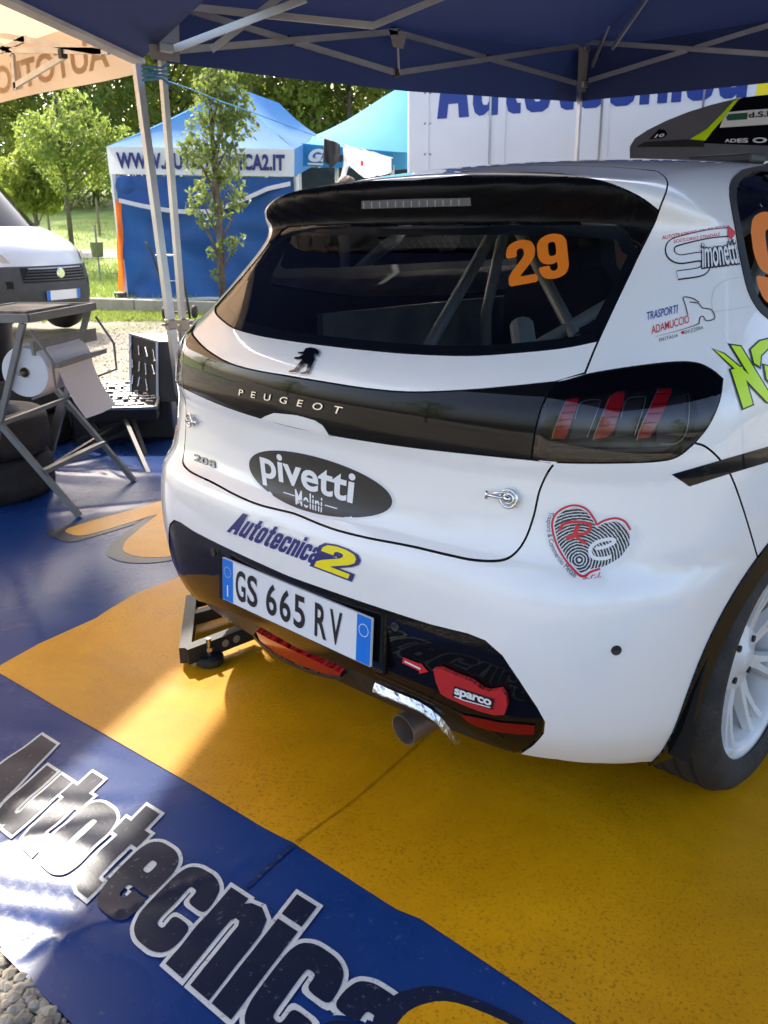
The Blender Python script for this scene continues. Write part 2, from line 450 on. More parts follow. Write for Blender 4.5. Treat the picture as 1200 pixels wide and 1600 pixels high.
def blockglyphs(s, grow=0.0, space=.09, rnd=0):
    x = 0; out = []
    for ch in s:
        w, polys = GLY[ch]
        for o, hs in polys:
            o2 = _grow(np.array(o), grow) if grow else np.array(o, float)
            h2 = []
            for h in hs:
                g_ = _grow(np.array(h), -grow) if grow else np.array(h, float)
                ext = np.array(h); 
                if grow == 0 or min(np.ptp(ext[:, 0]), np.ptp(ext[:, 1])) > 2.3*grow: h2.append(g_)
            if rnd and (rnd < 2 or ch in 'oeca2'): o2 = _rnd(o2, rnd); h2 = [_rnd(h, rnd) for h in h2]
            loops = [o2+np.array([x, 0])]+[h+np.array([x, 0]) for h in h2]
            F = [tuple(t) for t in tessellate_polygon([[Vector((p[0], p[1], 0)) for p in L] for L in loops])]; out.append((np.concatenate(loops), F))
        x += w+space
    return out, (x-space)
def blockword(name, s, quad, mapf, m, grow, off, parent, step, space=.09, rnd=0, asc=1.35):
    """every letter its own mesh; the quad bounds the un-grown word"""
    sh, W = blockglyphs(s, grow, space, rnd); h = homog(quad)
    for i, (V, F) in enumerate(sh):
        f = mapf(off+.00025*(i % 2))
        lay(name, (np.asarray(V)/[W, asc], F), lambda U, f=f: f(h(U)), m, parent, step)
# ------------------------------------------------------------------ the car's skin as one smooth surface
def pchip_table(xs, ys, n=1600, sig=0.008):
    xs = np.array(xs, float); ys = np.array(ys, float)
    h = np.diff(xs); d = np.diff(ys)/h; m = np.zeros_like(xs)
    for i in range(1, len(xs)-1):
        if d[i-1]*d[i] > 0:
            w1 = 2*h[i]+h[i-1]; w2 = h[i]+2*h[i-1]; m[i] = (w1+w2)/(w1/d[i-1]+w2/d[i])
    m[0] = d[0]; m[-1] = d[-1]
    X = np.linspace(xs[0], xs[-1], n); k = np.clip(np.searchsorted(xs, X)-1, 0, len(h)-1)
    t = (X-xs[k])/h[k]
    Y = (ys[k]*(2*t**3-3*t**2+1)+h[k]*m[k]*(t**3-2*t**2+t)+ys[k+1]*(-2*t**3+3*t**2)+h[k]*m[k+1]*(t**3-t**2))
    if sig:
        r = max(1, int(3*sig/(X[1]-X[0]))); w = np.exp(-0.5*((np.arange(-r, r+1)*(X[1]-X[0]))/sig)**2); w /= w.sum()
        Yp = np.concatenate([2*Y[0]-Y[r:0:-1], Y, 2*Y[-1]-Y[-2:-r-2:-1]]); Y = np.convolve(Yp, w, 'valid')
    return X, Y
PROF = pchip_table([.10, .18, .24, .31, .40, .50, .57, .615, .645, .67, .70, .76, .81, .835, .86, .90, .94, .965, 1.00, 1.03, 1.10, 1.20, 1.248, 1.268, 1.286, 1.310, 1.345, 1.42, 1.6],
                   [.20, .105, .055, .022, .005, -.002, .000, .006, .022, .042, .052, .060, .062, .055, .052, .055, .062, .074, .108, .148, .240, .372, .434, .450, .446, .428, .402, .412, .6], sig=.007)
BOW = pchip_table([.1, .5, .7, .9, 1.05, 1.2, 1.26, 1.30, 1.6], [.14, .15, .20, .24, .24, .19, .08, .0, .0], sig=.02)
WID = pchip_table([.10, .20, .35, .50, .65, .80, .90, .96, 1.00, 1.06, 1.20, 1.33, 1.45, 1.7], [.79, .835, .868, .876, .880, .874, .862, .848, .832, .800, .720, .640, .555, .45], sig=.015)
ROOF = pchip_table([0, .40, .5, .65, .8, 1.0, 1.5, 2.0, 2.35, 2.5, 2.8, 3.1, 3.25, 3.6, 3.9, 4.2], [1.352, 1.366, 1.377, 1.398, 1.412, 1.424, 1.432, 1.418, 1.392, 1.345, 1.16, .985, .955, .885, .80, .68], sig=.03)
def tab(T, x): return np.interp(x, T[0], T[1])
PSL = (PROF[0], np.gradient(PROF[1], PROF[0])); WSL = (WID[0], np.gradient(WID[1], WID[0])); RSL = (ROOF[0], np.gradient(ROOF[1], ROOF[0]))
def smax(a, b, k):
    h = np.maximum(k-np.abs(a-b), 0)/k
    return np.maximum(a, b)+h*h*k*0.25
def FCAR(P):
    x = np.abs(P[..., 0]); y = P[..., 1]; z = P[..., 2]
    fr = (tab(PROF, z)+tab(BOW, z)*x*x-y)/np.sqrt(1+tab(PSL, z)**2)
    t = np.maximum(0.86-y, 0); u = np.maximum(y-3.2, 0)
    w = tab(WID, z)-0.17*t*t-0.25*u*u-0.02*np.exp(-((z-.93)/.02)**2)*0
    fs = (x-w)/np.sqrt(1+tab(WSL, z)**2)
    ft = (z-(tab(ROOF, y)-0.10*x*x-0.06*x**4))/np.sqrt(1+tab(RSL, y)**2)
    ff = y-(4.0-0.25*x*x)
    k = np.interp(z, [.2, .9, 1.05, 1.22, 1.30], [.24, .22, .18, .11, .07])
    a = smax(fr, fs, k)
    a = smax(a, ft, 0.055)
    return smax(a, ff, 0.2)
def FNRM(P):
    e = 0.0015; g = np.stack([FCAR(P+np.eye(3)[i]*e)-FCAR(P-np.eye(3)[i]*e) for i in range(3)], -1)
    return g/(np.linalg.norm(g, axis=-1, keepdims=True)+1e-12)
O_CAR = np.array([0, 1.5, 0.70])
def root(A, D, t0, t1):
    t0 = np.full(A.shape[0], t0, float) if np.isscalar(t0) else t0.copy(); t1 = np.full(A.shape[0], t1, float) if np.isscalar(t1) else t1.copy()
    s0 = FCAR(A+D*t0[:, None]) > 0
    for _ in range(34):
        tm = (t0+t1)/2; s = FCAR(A+D*tm[:, None]) > 0
        same = s == s0; t0 = np.where(same, tm, t0); t1 = np.where(same, t1, tm)
    return A+D*((t0+t1)/2)[:, None]
def ae2p(V):
    V = np.asarray(V, float); az, el = V[:, 0], V[:, 1]
    D = np.stack([np.sin(az)*np.cos(el), -np.cos(az)*np.cos(el), np.sin(el)], -1)
    return root(np.broadcast_to(O_CAR, D.shape), D, 0.02, 4.0)
def p2ae(P):
    d = np.asarray(P, float)-O_CAR
    return np.stack([np.arctan2(d[..., 0], -d[..., 1]), np.arctan2(d[..., 2], np.hypot(d[..., 0], d[..., 1]))], -1)
def carmap(off=0.0, disp=None):
    def f(V):
        P = ae2p(V); N = FNRM(P); return P+N*off, N
    return f
def px2p(pts):
    pts = np.asarray(pts, float); D = ray(pts[:, 0], pts[:, 1]); A = np.broadcast_to(CAM_POS, D.shape)
    ts = np.linspace(1.0, 3.8, 320); hit = np.full(len(pts), np.nan); prev = FCAR(A+D*ts[0])
    best = np.full(len(pts), 1e9); bt = np.zeros(len(pts))
    for a, b in zip(ts[:-1], ts[1:]):
        cur = FCAR(A+D*b); m = np.isnan(hit) & (cur <= 0); hit[m] = a
        bt = np.where(cur < best, b, bt); best = np.minimum(best, cur)
    t0 = np.where(np.isnan(hit), bt, hit); P = A+D*t0[:, None]
    ok = ~np.isnan(hit)
    if ok.any(): P[ok] = root(A[ok], D[ok], t0[ok], t0[ok]+ts[1]-ts[0])
    return P
def px2ae(pts): return p2ae(px2p(pts))
def side(y, z):
    y = np.atleast_1d(np.asarray(y, float)); z = np.broadcast_to(np.asarray(z, float), y.shape)
    A = np.stack([np.zeros_like(y), y, z], -1); D = np.broadcast_to(np.array([1.0, 0, 0]), A.shape); return root(A, D, 0.0, 1.3)
def rear(x, z):
    x = np.atleast_1d(np.asarray(x, float)); z = np.broadcast_to(np.asarray(z, float), x.shape)
    A = np.stack([x, np.full_like(x, 1.5), z], -1); D = np.broadcast_to(np.array([0, -1.0, 0]), A.shape); return root(A, D, 0.0, 2.0)
def topz(x, y):
    x = np.atleast_1d(np.asarray(x, float)); y = np.broadcast_to(np.asarray(y, float), x.shape)
    A = np.stack([x, y, np.full_like(x, 0.6)], -1); D = np.broadcast_to(np.array([0, 0, 1.0]), A.shape); return root(A, D, 0.0, 1.2)
def dense(A, st=0.012):
    out = [A[0]]
    for a, b in zip(A[:-1], A[1:]):
        n = max(1, int(np.linalg.norm(b-a)/st)); out += [a+(b-a)*i/n for i in range(1, n+1)]
    return np.array(out)
def curve(A, n=6):
    # Catmull-Rom through points (ends kept)
    A = np.asarray(A, float); Q = np.vstack([2*A[0]-A[1], A, 2*A[-1]-A[-2]]); out = []
    for i in range(1, len(Q)-2):
        for j in range(n):
            t = j/n; p0, p1, p2, p3 = Q[i-1], Q[i], Q[i+1], Q[i+2]
            out.append(0.5*((2*p1)+(-p0+p2)*t+(2*p0-5*p1+4*p2-p3)*t*t+(-p0+3*p1-3*p2+p3)*t**3))
    out.append(A[-1]); return np.array(out)
def inset(poly, d):
    P = np.asarray(poly, float); n = len(P)
    area = 0.5*np.sum(P[:, 0]*np.roll(P[:, 1], -1)-np.roll(P[:, 0], -1)*P[:, 1])
    s = 1.0 if area > 0 else -1.0
    out = []
    for i in range(n):
        a = P[i]-P[i-1]; b = P[(i+1) % n]-P[i]
        a = a/(np.linalg.norm(a)+1e-12); b = b/(np.linalg.norm(b)+1e-12)
        na = np.array([-a[1], a[0]]); nb = np.array([-b[1], b[0]]); m = na+nb; L = m @ m
        m = m*(2/L) if L > 0.4 else m/(math.sqrt(L)+1e-9)*1.5
        out.append(P[i]+s*d*m)
    return np.array(out)
def half(pts):
    """right-hand outline from centre line to centre line -> full symmetric outline"""
    A = np.asarray(pts, float); A = A.copy()
    keep = [i for i in range(len(A)) if A[i, 0] > 1e-4]
    i0, i1 = keep[0], keep[-1]; B = list(A[i0:i1+1])
    def cross(p, q): t = -p[0]/(q[0]-p[0]); return p+(q-p)*t
    first = cross(A[i0-1], A[i0]) if i0 > 0 else np.array([0, A[i0, 1]])
    last = cross(A[i1+1], A[i1]) if i1+1 < len(A) else np.array([0, A[i1, 1]])
    first[0] = last[0] = 0
    R = [first]+B+[last]
    return np.array(R+[p*[-1, 1] for p in reversed(R[1:-1])])
def cleanloop(P, d=1e-4):
    out = [P[0]]
    for p in P[1:]:
        if np.linalg.norm(p-out[-1]) > d: out.append(p)
    if np.linalg.norm(out[0]-out[-1]) < d: out.pop()
    return np.array(out)

# ------------------------------------------------------------------ outlines read on the right half of the car
GAP = 0.0022
line_gap = px2ae([(914, 583), (935, 532), (970, 457), (1004, 386), (1029, 331), (1040, 302), (1043, 286), (1039, 277), (1028, 268)])
lgap = curve(line_gap, 5)
light_px = [(868, 597), (930, 583), (1000, 572), (1058, 566), (1090, 568), (1112, 578), (1129, 592), (1124, 625), (1107, 664), (1085, 692),
            (1060, 712), (1030, 720), (950, 723), (870, 722), (831, 718), (838, 670), (850, 630)]
light = px2ae(light_px)

glass_bot = px2ae([(935, 532), (880, 543), (800, 551), (730, 555), (640, 552), (560, 545), (500, 538), (440, 530)])
band_top = px2ae([(868, 597), (800, 604), (730, 610), (640, 613), (570, 607), (500, 596), (444, 587), (395, 579)])
band_bot = px2ae([(831, 718), (740, 709), (640, 698), (570, 688), (500, 676), (430, 660), (380, 648)])
tg_low = px2ae([(867, 723), (855, 740), (843, 767), (834, 806), (821, 842), (803, 866), (780, 876), (740, 875), (700, 867), (640, 853), (570, 839.5), (517, 825.5), (465, 804.5), (430, 792)])
ins_top = px2ae([(450, 901), (520, 926), (590, 950), (673, 977), (730, 991), (758, 1002), (784, 1025), (809, 1062), (838, 1106), (850, 1128), (848, 1146), (832, 1164), (811, 1178)])
mid_low = px2ae([(811, 1178)])
def el_of(x, z): return p2ae(rear(np.atleast_1d(x), z))[0]
# ------------------------------------------------------------------ the rally car
car = thing('rally_car', (0, 2.0, 0), 'white rally hatchback seen from behind with orange number 29 on its rear window', 'car')
ST = (0.014, 0.014)
HUB = np.array([0.69, 0.305]); RA = 0.382
def arc_ae(a0, a1, r=RA, n=24, hub=HUB):
    t = np.radians(np.linspace(a0, a1, n)); return p2ae(side(hub[0]-r*np.cos(t), hub[1]+r*np.sin(t)))
pq = px2p([(1163, 800)])[0]; TH = math.degrees(math.atan2(pq[2]-HUB[1], HUB[0]-pq[1]))
qgap = curve(np.vstack([px2ae([(1085, 692), (1104, 699), (1128, 722), (1148, 757)]), arc_ae(TH, TH, n=1)]), 5)
light_top = curve(light[0:7], 5); light_right = curve(light[6:10], 5); light_bot = curve(light[9:15], 5); light_in = curve(np.vstack([light[14:], light[:1]]), 5)
light = cleanloop(np.vstack([light_top, light_right[1:], light_bot[1:], light_in[1:]]))
tg_low = curve(tg_low, 5); ins_top = ins_top; glass_bot = curve(glass_bot, 4)
def full(name, pts, off, material, thick=0.010, step=ST, holes=(), parent=None):
    P = cleanloop(inset(cleanloop(half(dense(cleanloop(np.asarray(pts), .0012))), .0012), GAP*0.5+0.0003))
    return lay(name, poly2d(P, holes), carmap(off), material, parent or car, step, thick, rim=M['cavity'])  # panel edges coloured black: the joints' shade painted onto white edges
def pair(name, pts, off, material, thick=0.010, step=ST, parent=None, gap=GAP):
    P = cleanloop(inset(dense(np.asarray(pts)), gap*0.5+0.0004)) if gap else cleanloop(np.asarray(pts))
    r = lay(name, poly2d(P), carmap(off), material, parent or car, step, thick)
    l = lay(name, poly2d(P*[-1, 1]), carmap(off), material, parent or car, step, thick)
    return r, l
TOPEL = 1.568
def yz(L): L = np.array(L); return p2ae(side(L[:, 0], L[:, 1]))
win_rear = px2ae([(1200, 499), (1183, 483), (1168, 455), (1158, 415), (1150, 370), (1143, 330), (1139, 302), (1142, 283), (1153, 271), (1172, 263), (1200, 256)])
win = curve(np.vstack([win_rear, yz([(1.15, 1.372), (1.7, 1.368), (2.1, 1.325), (2.45, 1.15), (2.72, 1.0), (2.55, .975), (1.9, .985), (1.4, .995), (1.05, 1.01)]), win_rear[:1]]), 3)[:-1]
ws = p2ae(np.vstack([topz(np.linspace(0.0, .56, 8), 2.42), topz(np.linspace(.60, .70, 6), np.linspace(2.5, 3.02, 6)), topz(np.linspace(.66, .0, 8), 3.05)]))
joint = p2ae(topz(np.linspace(0, .505, 12), 0.605))
sill = yz([(y, .215) for y in np.linspace(HUB[0]+.40, 3.0, 14)])
FH2 = np.array([3.22, .305])
front = np.vstack([sill, arc_ae(14, 166, hub=FH2, n=24)[::1] if False else arc_ae(-13, 193, hub=FH2, n=30), yz([(3.75, .22)]), p2ae(ae2p(np.c_[np.linspace(2.6, math.pi, 8), np.full(8, -.185)]))])
shell = np.vstack([joint, lgap[::-1], light_top, light_right, qgap, arc_ae(TH, 193, n=30), front, [[math.pi, TOPEL], [1e-3, TOPEL]]])
winr = [win, win*[-1, 1], np.vstack([ws, (ws*[-1, 1])[::-1]])]
# windscreen lies across az = pi : cut it out as two halves
wsh = ws[:-1] if ws[-1, 0] < 1e-3 else ws
def ws_half(s):
    A = ws.copy(); A[0, 0] = math.pi-.012; A[-1, 0] = math.pi-.012
    return A*[s, 1]
holes_shell = [win, win*[-1, 1], ws_half(1), ws_half(-1)]
body = full('body_shell', shell, 0.0, M['white_paint'], holes=holes_shell)
bumper_pts = np.vstack([tg_low[::-1], light_bot[::-1][1:], qgap, arc_ae(TH, -16, n=24), px2ae([(1003, 1191), (940, 1193), (870, 1187), (811, 1178)]), ins_top[::-1]])
bumper = full('rear_bumper', bumper_pts, 0.0, M['white_paint'])
strip = np.vstack([glass_bot[::-1], lgap[0:6][::-1][1:], curve(band_top, 3)])
tailgate = full('tailgate', np.vstack([curve(band_bot, 3)[::-1], tg_low]), 0.0, M['white_paint'])
full('tailgate_panel', strip, 0.0, M['white_paint'], parent=tailgate)
band = full('trim_band', np.vstack([curve(band_top, 3)[::-1], light_in[::-1][1:-1], curve(band_bot, 3)]), 0.003, M['gloss_black'], parent=tailgate)
# handle recess under the band: a white scoop with dark mouth
rec = rear(np.array([-.12, -.085, .085, .12]), np.array([.845, .868, .868, .845])); rec = p2ae(rec)
# glass, spoiler
edge_r = lgap[5:16]                                            # (935,532) -> (1004,386)
i_fin = int(np.argmin(np.linalg.norm(lgap-line_gap[3], axis=1))); i_top = int(np.argmin(np.linalg.norm(lgap-line_gap[4], axis=1)))
ledge = p2ae(rear(np.array([.548, .53, .50, .40, .25, .12, 0.0]), np.array([1.228, 1.250, 1.260, 1.263, 1.265, 1.265, 1.265])))
gw = np.vstack([glass_bot[::-1], lgap[5:i_fin+1], ledge])
window = full('rear_window', gw, -0.002, M['glass_dark'], thick=0.004, parent=tailgate)
blk = px2ae([(1029, 331), (1013, 318), (990, 303), (947, 285), (905, 276), (866, 271), (800, 270), (740, 273), (690, 278), (640, 283), (590, 288)])
spoiler = full('spoiler', np.vstack([ledge[::-1], lgap[i_fin:i_top+1], curve(blk, 3)[1:]]), 0.002, M['spoiler_black'], thick=0.02)
full('spoiler_top', np.vstack([curve(blk, 3)[::-1], lgap[i_top:], joint[::-1][1:]]), 0.0, M['white_paint'], parent=spoiler)
# frit border inside the rear window
fi = inset(half(dense(gw)), 0.002); fo = inset(half(dense(gw)), 0.020)
lay('window_border', poly2d(cleanloop(fi), [cleanloop(fo)]), carmap(-0.010), M['matt_black'], window, ST, 0.0)
# side windows
for s in (1, -1):
    w_ = win*[s, 1]
    g_ = lay('side_window', poly2d(cleanloop(inset(w_, 0.001))), carmap(-0.004), M['glass_side'], car, (.03, .03), 0.003)
    lay('window_seal', poly2d(cleanloop(inset(w_, 0.0005)), [cleanloop(inset(w_, 0.016))]), carmap(0.002), M['matt_black'], g_, (.03, .03), 0.006)
    pil = yz([(1.02, 1.01), (1.06, 1.01), (.98, 1.36), (.93, 1.36)])*[s, 1]
    lay('pillar_trim', poly2d(pil), carmap(0.001), M['matt_black'], g_, (.03, .03), 0.004)
wsp = topz(np.tile(np.linspace(-.66, .66, 9), 5), np.repeat(np.linspace(2.44, 3.04, 5), 9)).reshape(5, 9, 3)
MB().grid(wsp).build('windscreen', M['glass_clear'], car, smooth=True)
# bumper insert, lip and arch trims
ins_bot = px2ae([(811, 1178), (775, 1165), (741, 1147), (700, 1124), (650, 1098), (600, 1071), (560, 1053), (520, 1037), (470, 1018), (420, 999)])
insert = full('bumper_insert', np.vstack([ins_top, curve(ins_bot, 3)[1:]]), -0.002, M['gloss_black'])
lip = np.vstack([curve(ins_bot, 2)[::-1], p2ae(rear(np.linspace(.55, 0, 12), .205))])
full('diffuser', lip, -0.012, M['matt_black'], thick=.03, parent=insert)
for s in (1, -1):
    o_ = arc_ae(-17, 197, RA+.007, 50); i_ = arc_ae(-17, 197, RA-.05, 50)
    lay('arch_trim', poly2d(cleanloop(np.vstack([o_, i_[::-1]]))*[s, 1]), carmap(0.004), M['gloss_black'], car, (.02, .02), 0.03)
# dark inner shell that closes the joints
lowz = -0.30
circ = lambda hub, s: arc_ae(0, 360, RA-.02, 40, hub)[:-1]*[s, 1]
lo_ = [(0, -.268), (.45, -.272), (.9, -.285), (1.2, -.30), (1.9, -.30), (2.6, -.19), (math.pi-.02, -.17)]
und = [[-a_, e_2] for a_, e_2 in reversed(lo_[1:])]+[[a_, e_2] for a_, e_2 in lo_]+[[math.pi-.02, TOPEL], [-math.pi+.02, TOPEL]]
gh = cleanloop(inset(half(dense(gw)), 0.018))
def whole_arch(hub, s):
    return cleanloop(p2ae(side(hub[0]+(RA-.015)*np.cos(np.linspace(0, 2*math.pi, 40)[:-1]), np.maximum(hub[1]+(RA-.015)*np.sin(np.linspace(0, 2*math.pi, 40)[:-1]), .13)))*[s, 1])
und = dense(np.array(und), .05)
Pu = poly2d(cleanloop(und), [gh, inset(win, .012), inset(win, .012)*[-1, 1], ws_half(1), ws_half(-1)])
# faces inside the wheel openings are left out
Vu, Fu, Bu = cut2d(Pu, .024, .024)
Pc = ae2p(Vu); Nc = FNRM(Pc); Pc = Pc-Nc*.014
def in_arch(c):
    return any((c[1]-h[0])**2+(c[2]-h[1])**2 < (RA-.004)**2 and abs(c[0]) > .5 for h in (HUB, FH2))
LOA = np.array(lo_)
Fk = [f for f in Fu if all(Vu[i][1] >= np.interp(abs(Vu[i][0]), LOA[:, 0], LOA[:, 1])-.004 for i in f) and not in_arch(Pc[list(f)].mean(0)) and not (Pc[list(f)][:, 2].max() > 1.19 and Pc[list(f)][:, 1].min() < .53 and np.abs(Pc[list(f)][:, 0]).min() < .56)]
mb = MB(); mb.add(Pc, Fk); mb.build('inner_shell', M['cavity'], car, smooth=True)
# floor pan and wheel wells
mb = MB(); mb.box((0, 2.0, .24), (1.24, 3.4, .03)); mb.box((0, .40, .30), (1.0, .5, .10)); mb.box((0, 2.15, .25), (1.62, 1.72, .05)); mb.build('floor_pan', M['cavity'], car)
for s in (1, -1):
    for h in (HUB, FH2):
        mb = MB(); n = 26; V = []; F = []
        for i in range(n+1):
            t = math.radians(-12+204*i/n)
            for x in (.835, .60): V.append((s*x, h[0]-(RA-.012)*math.cos(t), h[1]+(RA-.012)*math.sin(t)))
        F = [(2*i, 2*i+1, 2*i+3, 2*i+2) for i in range(n)]
        k = len(V); V.append((s*.60, h[0], h[1])); F += [(2*i+1, k, 2*i+3) for i in range(n)]
        mb.add(V, F); mb.build('wheel_well', M['cavity'], car)

# wheels (built once, facing +x, then copied)
def make_wheel():
    w = bpy.data.objects.new('wheel', None); COL.objects.link(w)
    R = 0.305
    mb = MB()
    tw = .205
    pr = [(.222, -tw/2+.012), (.245, -tw/2+.002), (.275, -tw/2), (.293, -tw/2+.012), (R, -tw/2+.034), (R+.001, 0), (R, tw/2-.034), (.293, tw/2-.012), (.275, tw/2), (.245, tw/2-.002), (.222, tw/2-.012)]
    # worn slick with shallow grooves
    P2 = []
    for r, h in pr: P2.append((r, h))
    mb.lathe(P2, axis='x', n=64)
    ty = mb.build('tyre', M['rubber'], w, smooth=True, local=True)
    mb = MB()
    for gx in (-.055, -.018, .02, .058):
        mb.lathe([(R-.004, gx-.004), (R+.0015, gx-.004), (R+.0015, gx+.004), (R-.004, gx+.004)], axis='x', n=64)
    mb.build('tread_groove', M['cavity'], ty, local=True)
    mb = MB()
    mb.lathe([(.220, -.09), (.200, -.085), (.196, .02), (.205, .075), (.218, .083), (.228, .088), (.229, .080), (.222, .070)], axis='x', n=64)
    mb.build('rim', M['rim_white'], w, smooth=True, local=True)
    mb = MB()
    mb.lathe([(.0, .052), (.028, .052), (.032, .046), (.075, .040), (.085, .030), (.085, -.02)], axis='x', n=32)
    rim = mb.build('hub', M['rim_white'], w, smooth=True, local=True)
    sp = None
    for k in range(8):
        a = 2*math.pi*k/8
        for d in (-.13, .13):
            mb = MB()
            V = []; 
            st = [(.070, .040, .016, .030), (.12, .046, .0115, .026), (.17, .058, .010, .022), (.207, .072, .013, .016)]
            for r, hx, hw, dep in st:
                aa = a+d*(0.35+0.65*(r-.07)/.137)
                c = np.array([hx, r*math.cos(aa), r*math.sin(aa)]); tn = np.array([0, -math.sin(aa), math.cos(aa)]); ex = np.array([1, 0, 0])
                V += [c-tn*hw-ex*dep, c-tn*hw*.7, c+tn*hw*.7, c+tn*hw-ex*dep]
            F = []
            for i in range(3):
                for j in range(4):
                    j2 = (j+1) % 4; F.append((i*4+j, i*4+j2, (i+1)*4+j2, (i+1)*4+j))
            mb.add(V, F); fix_normals(mb.build('spoke', M['rim_white'], w, local=True))
        mb = MB(); aa = a+math.pi/8; mb.lathe([(.0, .012), (.008, .012), (.008, -.01)], (.036, .056*math.cos(aa), .056*math.sin(aa)), axis='x', n=10)
        if k % 2 == 0: mb.build('wheel_nut', M['matt_black'], w, local=True)
    mb = MB(); mb.lathe([(.0, -.03), (.15, -.03), (.15, -.045), (.0, -.045)], axis='x', n=40); mb.build('brake_disc', M['steel'], w, smooth=False, local=True)
    mb = MB(); mb.box((-.02, -.09, .09), (.05, .08, .14), bev=.01); mb.build('brake_caliper', M['matt_black'], w, local=True)
    mb = MB(); mb.tube([(.07, .155, -.125), (.092, .162, -.13)], .005, 8); mb.build('valve', M['matt_black'], w, local=True)
    return w
wheel0 = make_wheel()
WX = .742
spots = [(WX, HUB[0], 0), (-WX, HUB[0], math.pi), (WX, FH2[0], 0), (-WX, FH2[0], math.pi)]
for i, (x, y, rz) in enumerate(spots):
    w = wheel0 if i == 0 else copy_tree(wheel0, None)
    w.parent = car; w.location = (x, y-2.0, .303); w.rotation_euler = (0.35, 0, rz)

# interior: roll cage, seats, tool bag and light door cards seen through the glass
mb = MB()
for s in (1, -1):
    mb.tube([(s*.54, 1.45, .35), (s*.56, 1.45, .95), (s*.47, 1.45, 1.33)], .021, 10)
    mb.tube([(s*.47, 1.45, 1.33), (s*.52, .78, .55)], .021, 10)
    mb.tube([(s*.45, 1.45, 1.34), (s*.47, 2.3, 1.33), (s*.62, 2.95, .92)], .021, 10)
mb.tube([(-.47, 1.45, 1.33), (.47, 1.45, 1.33)], .021, 10)
mb.tube([(-.55, 1.45, .60), (.47, 1.45, 1.32)], .021, 10)
mb.tube([(.47, 1.44, 1.31), (-.50, .80, .60)], .019, 10)
mb.tube([(-.47, 1.44, 1.31), (.50, .80, .60)], .019, 10)
mb.build('roll_cage', M['cage'], car, smooth=True)
for sx_ in (-.36, .36):
    mb = MB()
    prof = [(-.24, .36, .05), (-.27, .60, .06), (-.29, .85, .07), (-.26, 1.0, .10), (-.17, 1.12, .13), (-.16, 1.24, .13)]
    V = []
    for hw, z, dp_ in prof:
        V += [(sx_-abs(hw), 1.78-(z-.4)*.22, z), (sx_-abs(hw)*.8, 1.70-(z-.4)*.22, z), (sx_+abs(hw)*.8, 1.70-(z-.4)*.22, z), (sx_+abs(hw), 1.78-(z-.4)*.22, z), (sx_+abs(hw), 1.88-(z-.4)*.22, z), (sx_-abs(hw), 1.88-(z-.4)*.22, z)]
    F = [(i*6+j, i*6+(j+1) % 6, (i+1)*6+(j+1) % 6, (i+1)*6+j) for i in range(5) for j in range(6)]+[(30, 31, 32, 33, 34, 35)]
    mb.add(V, F); mb.box((sx_, 2.0, .40), (.46, .5, .14), bev=.03); fix_normals(mb.build('bucket_seat', M['seat'], car))
mb = MB(); mb.box((0, 2.75, .82), (1.3, .35, .22), bev=.05); mb.build('dashboard', M['matt_black'], car)
for s in (1, -1):
    mb = MB(); mb.box((s*.70, 1.5, .70), (.03, 1.5, .58)); mb.build('door_card', M['interior'], car)
mb = MB(); mb.box((0, .52, .48), (1.05, .5, .30), bev=.03); mb.box((0, 1.0, .42), (1.15, .45, .06)); mb.build('boot_floor', M['interior'], car)
mb = MB(); mb.box((.30, .78, .72), (.16, .30, .12), Matrix.Rotation(.5, 3, 'Y'), bev=.03); mb.build('tool_bag', M['decal_red'], car)
mb = MB(); mb.tube([(.22, .66, .72), (-.05, .95, .98)], .035, 12); mb.build('air_bottle', M['cage'], car)
mb = MB(); mb.box((-.30, .72, .72), (.34, .10, .28), Matrix.Rotation(.15, 3, 'X'), bev=.02); mb.build('white_panel', M['interior'], car)

